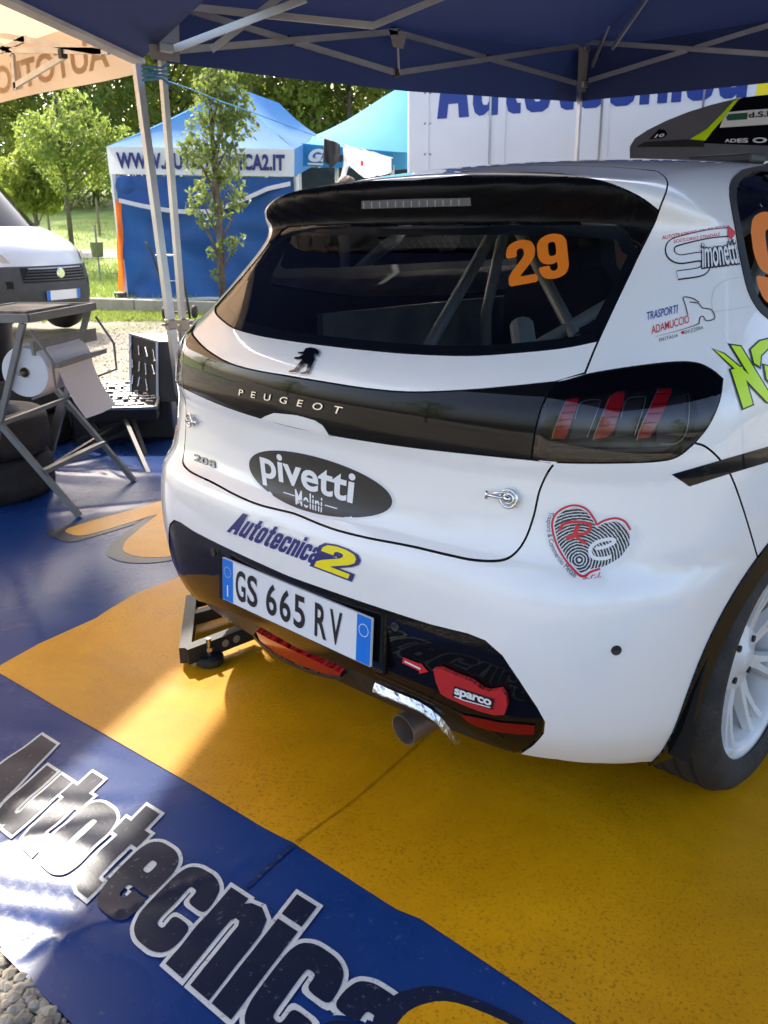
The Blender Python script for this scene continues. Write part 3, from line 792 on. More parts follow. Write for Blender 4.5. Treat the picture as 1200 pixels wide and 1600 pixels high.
# ------------------------------------------------------------------ tail lights
for s in (1, -1):
    L = cleanloop(inset(cleanloop(dense(light), .0012), GAP))
    hs = lay('tail_light', poly2d(L*[s, 1]), carmap(-0.016), M['gloss_black'], car, ST, 0.012)
    def zone(px, off, m, name, par=hs):
        A = px2ae(px); return lay(name, poly2d(cleanloop(A)*[s, 1]), carmap(off), m, par, ST, 0.004)
    z6 = lambda L_: [(x/2.857+780, y/2.857+540) for x, y in L_]
    claws = [[(290, 250), (325, 215), (358, 210), (345, 270), (300, 400), (288, 418), (230, 415), (240, 380)],
             [(490, 225), (530, 190), (566, 180), (560, 240), (510, 385), (480, 412), (418, 420), (430, 385)],
             [(705, 200), (745, 160), (788, 138), (775, 200), (720, 340), (680, 410), (618, 418), (632, 370)]]
    for c in claws: zone(z6(c), -0.008, M['lens_red'], 'light_claw')
    for c in [[(365, 255), (450, 235), (430, 300), (390, 410), (310, 420), (335, 330)], [(570, 235), (655, 222), (640, 290), (605, 400), (520, 410), (545, 320)], [(730, 300), (790, 210), (850, 200), (850, 300), (835, 400), (800, 440), (710, 440)]]:
        zone(z6(c), -0.0125, M['lamp_grey'], 'reflector')
    def zstroke(L_, w, off, m, nm):
        sh = stroke2d(curve(px2ae(z6(L_)), 5), w); lay(nm, (sh[0]*[s, 1], sh[1]), carmap(off), m, hs, ST)
    for L_ in ([(335, 330), (365, 250), (440, 236), (448, 262), (392, 412)], [(545, 320), (572, 236), (645, 222), (655, 246), (608, 402)], [(722, 440), (800, 436), (846, 380), (856, 230), (845, 205)], [(232, 420), (244, 372), (300, 236)], [(418, 424), (434, 376), (500, 214)], [(618, 424), (636, 366), (712, 190)]):
        zstroke(L_, .0009, -0.0055, M['lamp_silver'], 'light_outline')
    for c in claws:
        A = np.array(c, float)
        for f in (.25, .42, .58, .74):
            y = A[:, 1].min()+(A[:, 1].max()-A[:, 1].min())*f
            xs = [p[0]+(q[0]-p[0])*(y-p[1])/(q[1]-p[1]) for p, q in zip(A, np.roll(A, -1, axis=0)) if (p[1]-y)*(q[1]-y) < 0]
            if len(xs) >= 2: zstroke([(min(xs)+4, y+3), ((min(xs)+max(xs))/2, y), (max(xs)-4, y-3)], .0014, -0.0052, M['lens_dark_red'], 'light_segment')
    zone(z6([(215, 432), (800, 428), (780, 452), (215, 450)]), -0.0125, M['lamp_grey'], 'light_strip')
    zone(z6([(200, 462), (780, 458), (740, 476), (200, 478)]), -0.0125, M['lamp_grey'], 'light_strip')
    ln = lay('light_lens', poly2d(cleanloop(inset(cleanloop(dense(light), .0012), GAP*.6))*[s, 1]), carmap(0.003), M['lens_smoke'], hs, ST, 0.0)
    # painted black upper edge of the lens
    zone([(868, 598), (930, 584), (1000, 573), (1058, 567), (1090, 569), (1112, 579), (1127, 592), (1124, 622), (1106, 662), (1085, 690), (1078, 690), (1090, 650), (1085, 612), (1060, 604), (960, 610), (880, 624), (858, 628)], 0.0, M['gloss_black'], 'lens_mask')
# ------------------------------------------------------------------ stickers, badges, plate and small fittings on the car
def Z(ox, oy, k): return lambda L: [(x/k+ox, y/k+oy) for x, y in L]
z5 = Z(740, 220, 2.609); z6 = Z(780, 540, 2.857); z7 = Z(220, 500, 2.857); z8 = Z(240, 800, 2.857); z1b = Z(560, 920, 3.53)
def pxmap(off):
    def f(Q):
        P = px2p(Q); N = FNRM(P); return P+N*off, N
    return f
def decal(name, sh, quad, m, parent, off=0.0012, step=(.06, .2), thick=0.0):
    h = homog(quad); pm = pxmap(off)
    return lay(name, sh, lambda V: pm(h(V)), m, parent, step, thick)
def pxshape(name, sh, m, parent, off=0.0012, step=(8, 8), thick=0.0):
    V, F = sh; V = np.asarray(V, float)*[1, -1]
    pm = pxmap(off); return lay(name, (V, F), lambda V_: pm(V_*[1, -1]), m, parent, step, thick)
def islands(sh):
    V, F = sh; par = list(range(len(V)))
    def find(i):
        while par[i] != i: par[i] = par[par[i]]; i = par[i]
        return i
    for f in F:
        for j in f[1:]: par[find(f[0])] = find(j)
    out = {}
    for f in F: out.setdefault(find(f[0]), []).append(f)
    res = []
    for fs in out.values():
        ids = sorted({i for f in fs for i in f}); mp = {k: n for n, k in enumerate(ids)}; res.append((V[ids], [tuple(mp[i] for i in f) for f in fs]))
    return res
def fat(outer, d):
    return inset(np.asarray(outer, float), -d)

# race number on the glass
blockword('race_number', '29', [(796, 449), (891, 432), (884, 362), (789, 381)], pxmap, M['decal_orange'], 0.0, .0015, window, (.1, .1), .05, 1)
# side window number
decal('race_number', norm2d(blockglyphs('9', 0, 0, 1)[0][0]), [(1184, 476), (1246, 492), (1228, 336), (1166, 330)], M['decal_orange'], [c for c in car.children if c.name.startswith('side_window')][0], 0.0045, (.2, .2))
# oval sticker on the tailgate
c0 = px2p([(487, 754)])[0]; x0, z0 = c0[0], c0[2]
wl_ = px2p([(378, 708), (598, 787)]); ha = (wl_[1][0]-wl_[0][0])/2; hb = .066
def rmap(off):
    def f(V):
        P = rear(V[:, 0], V[:, 1]); N = FNRM(P); return P+N*off, N
    return f
lay('oval_sticker', poly2d(ell2d(x0, z0, ha, hb, 60)), rmap(.0010), M['decal_white'], tailgate, (.02, .02))
ov = [o for o in tailgate.children if o.name.startswith('oval_sticker')][0]
meta(ov, 'black oval sponsor sticker with white rim and white lettering')
def sub(name, sh, m, off, st=(.02, .02)): return lay(name, sh, rmap(off), m, tailgate, st)
sub('oval_sticker', poly2d(ell2d(x0, z0, ha-.006, hb-.0055, 60)), M['decal_black'], .0016)
decal('sticker_lettering', norm2d(text2d('pivetti', 0.022, space=1.0)), [(412, 757.5), (551, 801), (557, 741), (405, 701)], M['decal_white'], tailgate, .0024, (.08, .2))
decal('sticker_lettering', norm2d(text2d('Molini', 0.012, space=1.05)), [(463, 789), (504, 802), (505, 776.5), (462, 764)], M['decal_white'], tailgate, .0024, (.2, .4))
pxshape('sticker_lettering', stroke2d([(444, 769.5), (461.5, 775)], 1.6), M['decal_white'], tailgate, .0024)
pxshape('sticker_lettering', stroke2d([(508.8, 789.5), (528, 795)], 1.6), M['decal_white'], tailgate, .0024)
# team lettering over the number plate
q1 = [(355.5, 830), (492, 881), (508, 850), (377, 801)]
blockword('bumper_lettering', 'Autotecnica', q1, pxmap, M['decal_white'], .075, .0010, bumper, (.06, .25), .12)
blockword('bumper_lettering', 'Autotecnica', q1, pxmap, M['decal_navy'], .025, .0017, bumper, (.06, .25), .12)
q2 = [(492, 884), (545, 904), (561, 866), (509, 847)]
blockword('bumper_lettering', '2', q2, pxmap, M['decal_navy'], .085, .0022, bumper, (.2, .2))
blockword('bumper_lettering', '2', q2, pxmap, M['decal_yellow'], .0, .0028, bumper, (.2, .2))
# maker's name in spaced chrome letters, badge and emblem
for isl in islands(norm2d(text2d('PEUGEOT', 0.006, space=2.5))): decal('band_letter', isl, [(376, 617.5), (534, 647), (539, 636), (377, 608)], M['chrome'], band, .0058, (.05, .5), .0018)
decal('model_badge', norm2d(text2d('208', 0.03, space=1.05)), [(304, 720), (338, 733), (338, 721), (305, 709)], M['dark_chrome'], tailgate, .004, (.3, .5), .003)
lion = z7([(740, 131), (762, 127), (784, 131), (800, 142), (803, 152), (795, 170), (788, 160), (780, 164), (784, 182), (770, 212), (757, 244), (716, 247), (717, 237), (742, 231), (748, 205), (735, 203), (712, 222), (702, 238), (664, 238), (668, 228), (690, 222), (712, 196), (722, 183), (700, 183), (688, 178), (690, 170), (712, 168), (726, 160), (706, 156), (704, 148), (730, 146)])
em = pxshape('emblem', poly2d([(x, -y) for x, y in lion]) if False else (lambda P: (P[0]*[1, -1], P[1]))(poly2d([(x, -y) for x, y in lion])), M['silver'], tailgate, .004, (6, 6), .0035)
lion_in = [(x, y) for x, y in inset(np.array(lion), .95)]
pxshape('emblem_face', (lambda P: (P[0]*[1, -1], P[1]))(poly2d([(x, -y) for x, y in lion_in])), M['dark_chrome'], tailgate, .0055, (6, 6))

def pxpoly(name, L, m, parent, off, step=(8, 8), thick=0.0):
    return pxshape(name, (lambda P: (P[0]*[1, -1], P[1]))(poly2d([(x, -y) for x, y in L])), m, parent, off, step, thick)
# handle recess below the trim band
rcs = z7([(540, 440), (560, 428), (600, 414), (700, 424), (780, 446), (815, 468), (850, 516), (700, 478)])
pxpoly('handle_recess', z7([(545, 436), (600, 412), (690, 420), (780, 444), (812, 468), (848, 513), (880, 520), (900, 500), (800, 440), (690, 405), (600, 400)]), M['matt_black'], tailgate, .0008)
pxpoly('handle_recess', rcs, M['white_paint'], tailgate, .0045, thick=.004)
# tailgate pins
for s in (1, -1):
    P = px2p([(787, 776)])[0]*[s, 1, 1]; N = FNRM(P[None])[0]; P = P+N*.004
    T = np.array([1, 0, 0])-N*N[0]; T /= np.linalg.norm(T); U = np.cross(N, T)*(-1 if np.cross(N, T)[2] < 0 else 1)
    mb = MB()
    c = P+T*.014*s
    mb.tube([c+(T*math.cos(a)+U*math.sin(a))*.017+N*.006 for a in np.linspace(0, 2*math.pi, 20)[:-1]], .0032, 8, closed=True)
    mb.tube([c+(T*math.cos(a)+U*math.sin(a))*.0095+N*.004 for a in np.linspace(0, 2*math.pi, 16)[:-1]], .004, 8, closed=True)
    mb.tube([c+N*.001, c+N*.016], .006, 10)
    mb.tube([c-T*.01*s+N*.009, P-T*.030*s+N*.008], .0036, 8); mb.tube([P-T*.030*s+N*.008-U*.008, P-T*.030*s+N*.008+U*.008], .0036, 8)
    mb.tube([c+U*.014+N*.008, P-T*.020*s+U*.004+N*.01], .0025, 8)
    mb.build('tailgate_pin', M['chrome'], car, smooth=True)
# parking sensor plugs on the bumper and insert
for s in (1, -1):
    for q in ((963, 1016), (617, 980)):
        P = px2p([q])[0]*[s, 1, 1]; N = FNRM(P[None])[0]; R = Vector(N).to_track_quat('Z', 'Y').to_matrix()
        mb = MB(); mb.lathe([(.0, .0008), (.0062, .0008), (.0075, .0018), (.0095, .002), (.0102, -.004)], P, n=20, rot=R); mb.build('sensor_hole', M['matt_black'], bumper, smooth=True)

# heart-shaped sponsor sticker, both sides
def print_mat(name):
    m = bpy.data.materials.new(name); m.use_nodes = True; nt = m.node_tree; b = nt.nodes['Principled BSDF']; b.inputs['Roughness'].default_value = .4
    tc = nt.nodes.new('ShaderNodeTexCoord'); n = nt.nodes.new('ShaderNodeTexNoise'); n.inputs['Scale'].default_value = 14; n.inputs['Detail'].default_value = 1
    mx = nt.nodes.new('ShaderNodeMixRGB'); mx.inputs[0].default_value = .09
    w = nt.nodes.new('ShaderNodeTexWave'); w.wave_type = 'RINGS'; w.rings_direction = 'SPHERICAL'; w.inputs['Scale'].default_value = 58; w.inputs['Distortion'].default_value = 2.2; w.inputs['Detail'].default_value = 2; w.inputs['Detail Scale'].default_value = 3
    mp = nt.nodes.new('ShaderNodeMapping'); hp = px2p([(905, 875)])[0]; mp.inputs['Location'].default_value = (-hp[0], -hp[1], -hp[2])
    r = nt.nodes.new('ShaderNodeValToRGB'); r.color_ramp.elements[0].position = .66; r.color_ramp.elements[1].position = .78
    r.color_ramp.elements[0].color = (.014, .014, .016, 1); r.color_ramp.elements[1].color = (.7, .7, .7, 1)
    nt.links.new(tc.outputs['Object'], mp.inputs[0]); nt.links.new(mp.outputs[0], w.inputs['Vector'])
    nt.links.new(w.outputs['Fac'], r.inputs[0]); nt.links.new(r.outputs[0], b.inputs['Base Color']); return m
M['fingerprint'] = print_mat('fingerprint_print')
HC = px2ae([(922, 848)])[0]
def local_ae(px): return px2ae(px)-HC
def heart(center, parent, flip=1):
    def put(name, A2, F, m, off, step=(.012, .012)):
        return lay(name, (np.asarray(A2)+center, F), carmap(off), m, parent, step)
    def pp(name, L, m, off):
        A = local_ae(L); sh = poly2d(cleanloop(A)); return put(name, sh[0], sh[1], m, off)
    def st(name, L, w, m, off):
        sh = stroke2d(curve(local_ae(L), 5), w); return put(name, sh[0], sh[1], m, off, (.02, .02))
    b = pp('heart_sticker', z6([(198, 760), (235, 728), (300, 703), (370, 708), (422, 742), (440, 772), (480, 758), (560, 764), (604, 800), (610, 860), (588, 922), (535, 982), (468, 1012), (462, 1047), (380, 1062), (350, 1037), (318, 1037), (236, 930), (202, 850)]), M['decal_white'], .0009)
    meta(b, 'heart shaped sponsor sticker printed with a black fingerprint')
    pp('heart_print', z6([(365, 1018), (305, 955), (262, 878), (246, 800), (264, 755), (305, 728), (345, 722), (388, 740), (418, 780), (434, 812), (470, 792), (520, 784), (556, 800), (582, 840), (580, 890), (540, 945), (470, 985), (400, 1000)]), M['fingerprint'], .0015)
    k = .0026
    st('heart_outline', z6([(450, 996), (410, 1010), (365, 1030), (300, 962), (255, 882), (237, 800), (255, 750), (300, 720), (345, 713), (390, 730), (425, 775), (435, 800)]), k, M['decal_red'], .0021)
    st('heart_outline', z6([(435, 800), (470, 780), (520, 770), (560, 785), (585, 822)]), k, M['decal_red'], .0021)
    st('heart_letter', z6([(352, 800), (335, 845), (300, 862)]), .0055, M['decal_red'], .0027)
    st('heart_letter', z6([(270, 825), (290, 795), (340, 786), (395, 792), (408, 812), (385, 838), (340, 842), (365, 868), (388, 884)]), .0038, M['decal_red'], .0028)
    st('heart_letter', z6([(430, 905), (470, 898), (508, 880), (512, 866), (480, 864), (430, 880), (405, 912), (420, 945), (465, 950), (500, 940)]), .0042, M['decal_white'], .0027)
    # writing down the left side of the heart
    path = curve(local_ae(z6([(232, 742), (222, 790), (225, 850), (245, 915), (285, 975), (340, 1032)])), 12)
    sL = np.r_[0, np.cumsum(np.linalg.norm(np.diff(path, axis=0), axis=1))]
    V, F = text2d('Trasporti & Commercio Metalli', .0); lo, hi = V.min(0), V.max(0)
    u = (V[:, 0]-lo[0])/(hi[0]-lo[0])*sL[-1]; v = (V[:, 1]-lo[1])/(hi[1]-lo[1])*.0078-.004
    Px = np.stack([np.interp(u, sL, path[:, 0]), np.interp(u, sL, path[:, 1])], 1); T = np.stack([np.interp(u+1e-3, sL, path[:, 0]), np.interp(u+1e-3, sL, path[:, 1])], 1)-Px
    T = np.where(np.linalg.norm(T, axis=1)[:, None] < 1e-6, path[-1]-path[-2], T); T /= np.linalg.norm(T, axis=1)[:, None]
    Nn = np.stack([-T[:, 1], T[:, 0]], 1)
    put('heart_lettering', Px+Nn*v[:, None], F, M['decal_black'], .0018, (.03, .03))
    V, F = norm2d(text2d('s.r.l.', .012, shear=.4)); h = homog(z6([(372, 1046), (455, 1036), (452, 1012), (372, 1020)]))
    put('heart_lettering', local_ae(h(V)), F, M['decal_red'], .0018, (.03, .03))
    return b
heart(HC, bumper)
heart(px2ae([(270, 690)])[0], bumper)

# sponsor lettering on the right rear pillar
def put_text(s_, quad, m, bold=.02, shear=0, space=1.0, off=.0010, name='pillar_lettering', st=(.15, .4)):
    return decal(name, norm2d(text2d(s_, bold, shear, space)), quad, m, body, off, st)
put_text('AUTOTRASPORTI CONTO TERZI', z5([(768, 405), (1025, 360), (1022, 345), (768, 388)]), M['decal_red'], .008)
put_text('SOCCORSO STRADALE', z5([(815, 420), (1000, 388), (1000, 375), (815, 406)]), M['decal_red'], .008, off=.0026)
Spath = curve(z5([(1046, 372), (960, 380), (850, 405), (806, 425), (803, 462), (840, 484), (920, 474), (945, 490), (930, 532), (830, 550)]), 6)
pxshape('pillar_sticker', stroke2d(Spath, 15.5), M['decal_black'], body, .0010, (5, 5))
pxshape('pillar_sticker', stroke2d(Spath, 11.5), M['decal_white'], body, .0018, (5, 5))
put_text('imonetti', z5([(925, 528), (1084, 508), (1062, 396), (925, 412)]), M['decal_black'], .10, space=.9, off=.0020)
put_text('imonetti', z5([(929, 522), (1080, 502), (1059, 402), (929, 417)]), M['decal_white'], .012, space=.96, off=.0027)
pxpoly('pillar_sticker', z5([(1030, 345), (1066, 376), (1046, 406), (1030, 388)]), M['decal_red'], body, .0030)
put_text('TRASPORTI', z5([(708, 732), (833, 702), (833, 668), (705, 700)]), M['decal_blue'], .010, .2)
put_text('ADAMUCCIO', z5([(725, 790), (880, 742), (875, 710), (722, 757)]), M['decal_red'], .006, .1)
put_text('INITALIA', z5([(757, 820), (832, 800), (832, 787), (755, 805)]), M['decal_black'], .0, space=1.2)
put_text('SVIZZERA', z5([(862, 790), (935, 768), (933, 754), (860, 775)]), M['decal_black'], .0, space=1.2)
pxpoly('pillar_sticker', [(x, y) for x, y in ell2d(*z5([(852, 783)])[0], 2.6, 2.6, 12)], M['decal_red'], body, .0012)
pxshape('pillar_sticker', stroke2d(curve(z5([(740, 800), (830, 776), (905, 752), (918, 742), (922, 722), (935, 717), (948, 735), (982, 724), (968, 690), (932, 682), (915, 664), (880, 658)]), 4), np.r_[np.linspace(.3, 1.6, 12), np.full(33, 1.5)][:45]), M['decal_black'], body, .0012, (5, 5))
pxshape('pillar_sticker', stroke2d(curve(z5([(872, 712), (862, 670), (854, 640), (890, 643), (918, 660)]), 4), 1.5), M['decal_black'], body, .0014, (5, 5))
# bright green graffiti lettering
gl = [z6([(1032, 110), (1082, 96), (1128, 262), (1086, 280)]), z6([(955, 18), (1002, 40), (1200, 205), (1240, 215), (1235, 262), (1190, 250), (1075, 130)]), z6([(1032, 0), (1075, 6), (1190, 195), (1205, 248), (1160, 210)]),
      z6([(1120, 20), (1160, -18), (1230, -35), (1300, -20), (1330, 60), (1320, 150), (1280, 190), (1230, 190), (1190, 150), (1180, 90), (1200, 95), (1225, 145), (1260, 150), (1285, 110), (1285, 40), (1250, 5), (1200, 10), (1165, 45), (1160, 95), (1135, 80)])]
for L in gl: pxpoly('green_lettering', [tuple(p) for p in fat(L, 2.6)], M['decal_black'], body, .0010+.00004*gl.index(L))
for L in gl: pxpoly('green_lettering', L, M['decal_lime'], body, .0018+.00004*gl.index(L))
# black side stripe
stp = [(1049, 741), (1110, 723.5), (1200, 697.5), (1280, 676), (1280, 702), (1200, 722), (1140, 740), (1077, 760)]
pxpoly('side_stripe', stp, M['gloss_black'], body, .0012)
# filler flap outline
ff = px2ae([(1112, 470), (1118, 452), (1140, 438), (1175, 436)])
pxshape('filler_flap', stroke2d(curve([(1113, 487), (1112, 468), (1118, 449), (1140, 436), (1165, 433)], 5), .7), M['light_grey'], body, .0006)
pxshape('filler_flap', stroke2d(curve([(1113, 487), (1140, 484), (1172, 479)], 5), .7), M['light_grey'], body, .0006)

# number plate with its holder
def plane_map(c, ex, ey, off):
    ex = np.asarray(ex, float); ey = np.asarray(ey, float); n = np.cross(ex, ey); n /= np.linalg.norm(n)
    def f(V): return np.asarray(c)+V[:, :1]*ex+V[:, 1:]*ey+n*off, np.broadcast_to(n, (len(V), 3)).copy()
    return f
pc = np.array([0.010, .000, .426]); tilt = math.radians(4); ex = np.array([1., 0, 0]); ey = np.array([0, math.sin(tilt), math.cos(tilt)])
def plate(name, sh, m, off, parent, thick=0.0): return lay(name, sh, plane_map(pc, ex, ey, off), m, parent, (0, 0), thick, cut=bool(thick), smooth=False)
def rect(cx, cy, w, h): return poly2d([(cx-w/2, cy-h/2), (cx+w/2, cy-h/2), (cx+w/2, cy+h/2), (cx-w/2, cy+h/2)])
holder = MB()
holder.box(pc+np.array([-.008, .015, 0]), (.588, .014, .146), Matrix.Rotation(-tilt, 3, 'X'), bev=.004)
hd = holder.build('plate_holder', M['gloss_black'], car)
pl_ = plate('number_plate', rect(0, 0, .520, .110), M['plate_white'], .009, car, .006)
meta(pl_, 'white number plate with blue ends and black characters')
plate('plate_band', rect(-.238, 0, .042, .108), M['plate_blue'], .0095, pl_); plate('plate_band', rect(.238, 0, .042, .108), M['plate_blue'], .0095, pl_)
def ptext(s_, x0, x1, y0, y1, m, bold, space=1.0, off=.0101):
    V, F = norm2d(text2d(s_, bold, 0, space)); return plate('plate_lettering', (V*[x1-x0, y1-y0]+[x0, y0], F), m, off, pl_)
chw = .039
for ch, xc in zip('GS665RV', (-.186, -.140, -.068, -.018, .032, .104, .153)):
    ptext(ch, xc-chw/2, xc+chw/2, -.040, .040, M['decal_black'], .018)
ptext('I', -.241, -.236, -.042, -.012, M['decal_white'], .02)
for k in range(12):
    a = 2*math.pi*k/12; plate('plate_star', poly2d(ell2d(-.238+.0135*math.cos(a), .022+.0135*math.sin(a), .0016, .0016, 6)), M['decal_yellow'], .0101, pl_)
plate('plate_ring', poly2d(ell2d(.238, .022, .0145, .0145, 28), [ell2d(.238, .022, .0130, .0130, 28)]), M['decal_white'], .0101, pl_)

# tow strap, arrow sticker, fog lamp, reflectors, exhaust
strap_px = z1b([(430, 428), (470, 425), (560, 465), (640, 495), (700, 540), (740, 548), (800, 538), (825, 570), (832, 620), (815, 675), (760, 677), (680, 655), (590, 620), (500, 580), (470, 560), (445, 500)])
sp_ = pxpoly('tow_strap', strap_px, M['red_fabric'], car, .012, (8, 8), .010); meta(sp_, 'red webbing tow strap with white lettering on a dark patch')
pxpoly('strap_patch', z1b([(548, 518), (765, 588), (755, 645), (538, 572)]), M['decal_black'], sp_, .0136)
decal('strap_lettering', norm2d(text2d('sparco', .035, space=.95)), z1b([(546, 572), (748, 638), (752, 592), (552, 526)]), M['decal_white'], sp_, .0145, (.2, .5))
pxshape('strap_lettering', stroke2d(z1b([(550, 572), (600, 592), (745, 632)]), 1.5), M['decal_white'], sp_, .0142)
ar = pxpoly('arrow_sticker', z1b([(243, 408), (248, 376), (345, 414), (340, 402), (386, 456), (336, 468), (338, 452)]), M['decal_red'], insert, .0012)
pxshape('arrow_lettering', stroke2d(z1b([(258, 398), (345, 440)]), 2.4), M['decal_white'], insert, .0019)
fog = pxpoly('fog_lamp', z8([(462, 530), (520, 562), (620, 610), (740, 665), (840, 715), (835, 727), (760, 715), (640, 672), (540, 620), (480, 572)]), M['fog_red'], car, .004, (8, 8), .02)
pxpoly('fog_lamp_lower', z8([(452, 540), (480, 574), (540, 622), (640, 674), (760, 717), (838, 728), (850, 735), (800, 738), (700, 712), (580, 660), (500, 605), (455, 560)]), M['matt_black'], car, .006, (8, 8), .02)
pxpoly('reflector', z1b([(560, 690), (640, 705), (780, 735), (975, 752), (968, 800), (880, 800), (760, 786), (660, 760), (610, 735)]), M['lens_dark_red'], insert, .0015, (8, 8))
# lower crease and grille print on the insert
pxshape('insert_crease', stroke2d(curve(z1b([(90, 470), (250, 540), (420, 620), (560, 690), (700, 770), (800, 830)]), 4), 1.0), M['matt_black'], insert, .0012)
ec = sx(660, 1098, .14)
ec = np.array([.085, .13, .235])
ep = px2p([(655, 1105)])[0]
mb = MB(); 
eb = sx(630, 1141, .235)
eax = np.array([.10, 1.0, .10]); eax /= np.linalg.norm(eax); Re = Vector(eax).to_track_quat('Z', 'Y').to_matrix()
mb.lathe([(.0365, .0), (.039, .0), (.039, .22), (.0365, .22)], eb, n=32, close=True, rot=Re)
smooth_angle(mb.build('exhaust_pipe', M['exhaust'], car))
mb = MB(); mb.lathe([(.0, .14), (.0365, .14)], eb, n=28, rot=Re); mb.build('exhaust_core', M['cavity'], car)
# crumpled heat foil round the cut-out over the exhaust
pth = [(588, 1070), (603, 1077), (622, 1085), (645, 1094), (668, 1106), (686, 1119), (700, 1134), (716, 1153)]
fp = curve(np.array(pth, float), 4); mb = MB(); V = []; nk_ = 8
for i, p in enumerate(fp):
    P = px2p([tuple(p)])[0]; N = FNRM(P[None])[0]; wv = .017*(1-.4*i/len(fp))
    for k in range(nk_):
        a = k/(nk_-1); jit = RNG.normal(0, .0004, 3)
        V.append(P+N*(.010*math.sin(math.pi*a)+.004)+np.array([0, 0.03*max(0, a-.6), -.5*wv-1.6*wv*a+wv])+jit)
F = [(i*nk_+j, i*nk_+j+1, (i+1)*nk_+j+1, (i+1)*nk_+j) for i in range(len(fp)-1) for j in range(nk_-1)]
mb.add(V, F); fo_ = mb.build('heat_foil', M['foil'], car)
e0 = px2p([(700, 1138), (712, 1152)])
mb = MB(); mb.add([e0[0]+np.array([-.004, -.006, 0]), e0[1]+np.array([.006, -.006, 0]), e0[1]+np.array([.010, .01, -.016]), e0[0]+np.array([-.002, .012, -.022])], [(0, 1, 2, 3)]); mb.build('foil_end', M['foil_edge'], fo_)
# third brake light in the spoiler
bl = px2p([(566, 326), (737, 320), (735, 307), (566, 312)]); 
mb = MB(); brk = pxpoly('brake_light', [(566, 325), (737, 320), (736, 308), (566, 313)], M['brake_lens'], spoiler, .0035, (10, 10), .003)
for k in range(26):
    x = 570+k*6.2; pxshape('brake_light_rib', stroke2d([(x, 323.5-.03*(x-570)), (x-.3, 314-.03*(x-570))], 1.6), M['light_grey'], spoiler, .0045, (20, 20)) if k % 2 == 0 else None
# roof aerial block and roof vent rail
for nm, (pa, pb), y0, dims in (('roof_aerial', ((772, 246), (814, 244)), 1.25, .035), ('roof_vent', ((1079, 226), (1178, 224)), 1.15, .022)):
    a = topz(0, 1.0)
    A = CAM_POS+ray(*pa)*((y0-CAM_POS[1])/ray(*pa)[1]); B = CAM_POS+ray(*pb)*((y0-CAM_POS[1])/ray(*pb)[1])
    za = topz(A[0], y0)[0][2]; zb = topz(B[0], y0)[0][2]
    mb = MB(); mb.box(((A[0]+B[0])/2, y0+.04, (za+zb)/2+dims/2-.006), (abs(B[0]-A[0]), .10, dims), bev=.006); mb.build(nm, M['matt_black'], car)
# rubber stay under the left tail light gap: fine dirt marks are left to the paint
# ------------------------------------------------------------------ ground
def terrain(x, y):
    b = (x-CAM_POS[0])*FH[0]+(y-CAM_POS[1])*FH[1]
    return np.where(b > 14.2, .10*np.clip((b-14.2)/.6, 0, 1), 0)+.085*np.maximum(b-19, 0)*np.clip((b-19)/8, 0, 1)
def gravel_mat():
    m = bpy.data.materials.new('gravel_ground'); m.use_nodes = True; nt = m.node_tree; b = nt.nodes['Principled BSDF']; b.inputs['Roughness'].default_value = .9
    tc = nt.nodes.new('ShaderNodeTexCoord'); v = nt.nodes.new('ShaderNodeTexVoronoi'); v.inputs['Scale'].default_value = 60; v.inputs['Randomness'].default_value = 1
    r = nt.nodes.new('ShaderNodeValToRGB'); e = r.color_ramp.elements; e[0].position = .1; e[0].color = (.18, .15, .11, 1); e[1].position = .9; e[1].color = (.46, .41, .33, 1)
    n = nt.nodes.new('ShaderNodeTexNoise'); n.inputs['Scale'].default_value = .9; n.inputs['Detail'].default_value = 6
    r2 = nt.nodes.new('ShaderNodeValToRGB'); r2.color_ramp.elements[0].position = .50; r2.color_ramp.elements[1].position = .62
    mx = nt.nodes.new('ShaderNodeMixRGB'); mx.inputs[2].default_value = (.13, .17, .045, 1)
    d = nt.nodes.new('ShaderNodeMath'); d.operation = 'MULTIPLY'; d.inputs[1].default_value = .55
    bu = nt.nodes.new('ShaderNodeBump'); bu.inputs['Strength'].default_value = .9; bu.inputs['Distance'].default_value = .03
    nt.links.new(tc.outputs['Object'], v.inputs[0]); nt.links.new(tc.outputs['Object'], n.inputs[0])
    nt.links.new(v.outputs['Color'], r.inputs[0]); nt.links.new(n.outputs['Fac'], r2.inputs[0]); nt.links.new(r2.outputs[0], d.inputs[0])
    nt.links.new(d.outputs[0], mx.inputs[0]); nt.links.new(r.outputs[0], mx.inputs[1]); nt.links.new(mx.outputs[0], b.inputs['Base Color'])
    nt.links.new(v.outputs['Distance'], bu.inputs['Height']); nt.links.new(bu.outputs[0], b.inputs['Normal']); return m
M['gravel'] = gravel_mat()
M['grass'] = mat('grass_ground', (.14, .21, .03), .9, var=(.24, .31, .06), varscale=.7, bump=.6, bscale=30)
M['blade'] = mat('grass_blade', (.17, .25, .035), .7, var=(.27, .34, .07), varscale=1.5, trans=.4)
M['path'] = mat('path_dirt', (.42, .38, .31), .95, var=(.33, .30, .24), varscale=3)
M['concrete'] = mat('concrete', (.36, .34, .30), .9, var=(.26, .25, .21), varscale=7, bump=.5, bscale=60)
aa = np.r_[-220, -120, np.linspace(-60, 60, 41), 120, 220]; bb = np.r_[-200, -80, np.linspace(-30, 14, 12), np.linspace(14.2, 15, 4), np.linspace(16, 80, 33), 150, 300]
G = np.array([[wp(a, b) for b in bb] for a in aa]); G[..., 2] = terrain(G[..., 0], G[..., 1])-.012
meta(MB().grid(G).build('ground', M['gravel'], smooth=True), kind='structure')
aa = np.linspace(-45, 45, 46); bb = np.r_[np.linspace(14.9, 20, 8), np.linspace(21, 90, 36)]
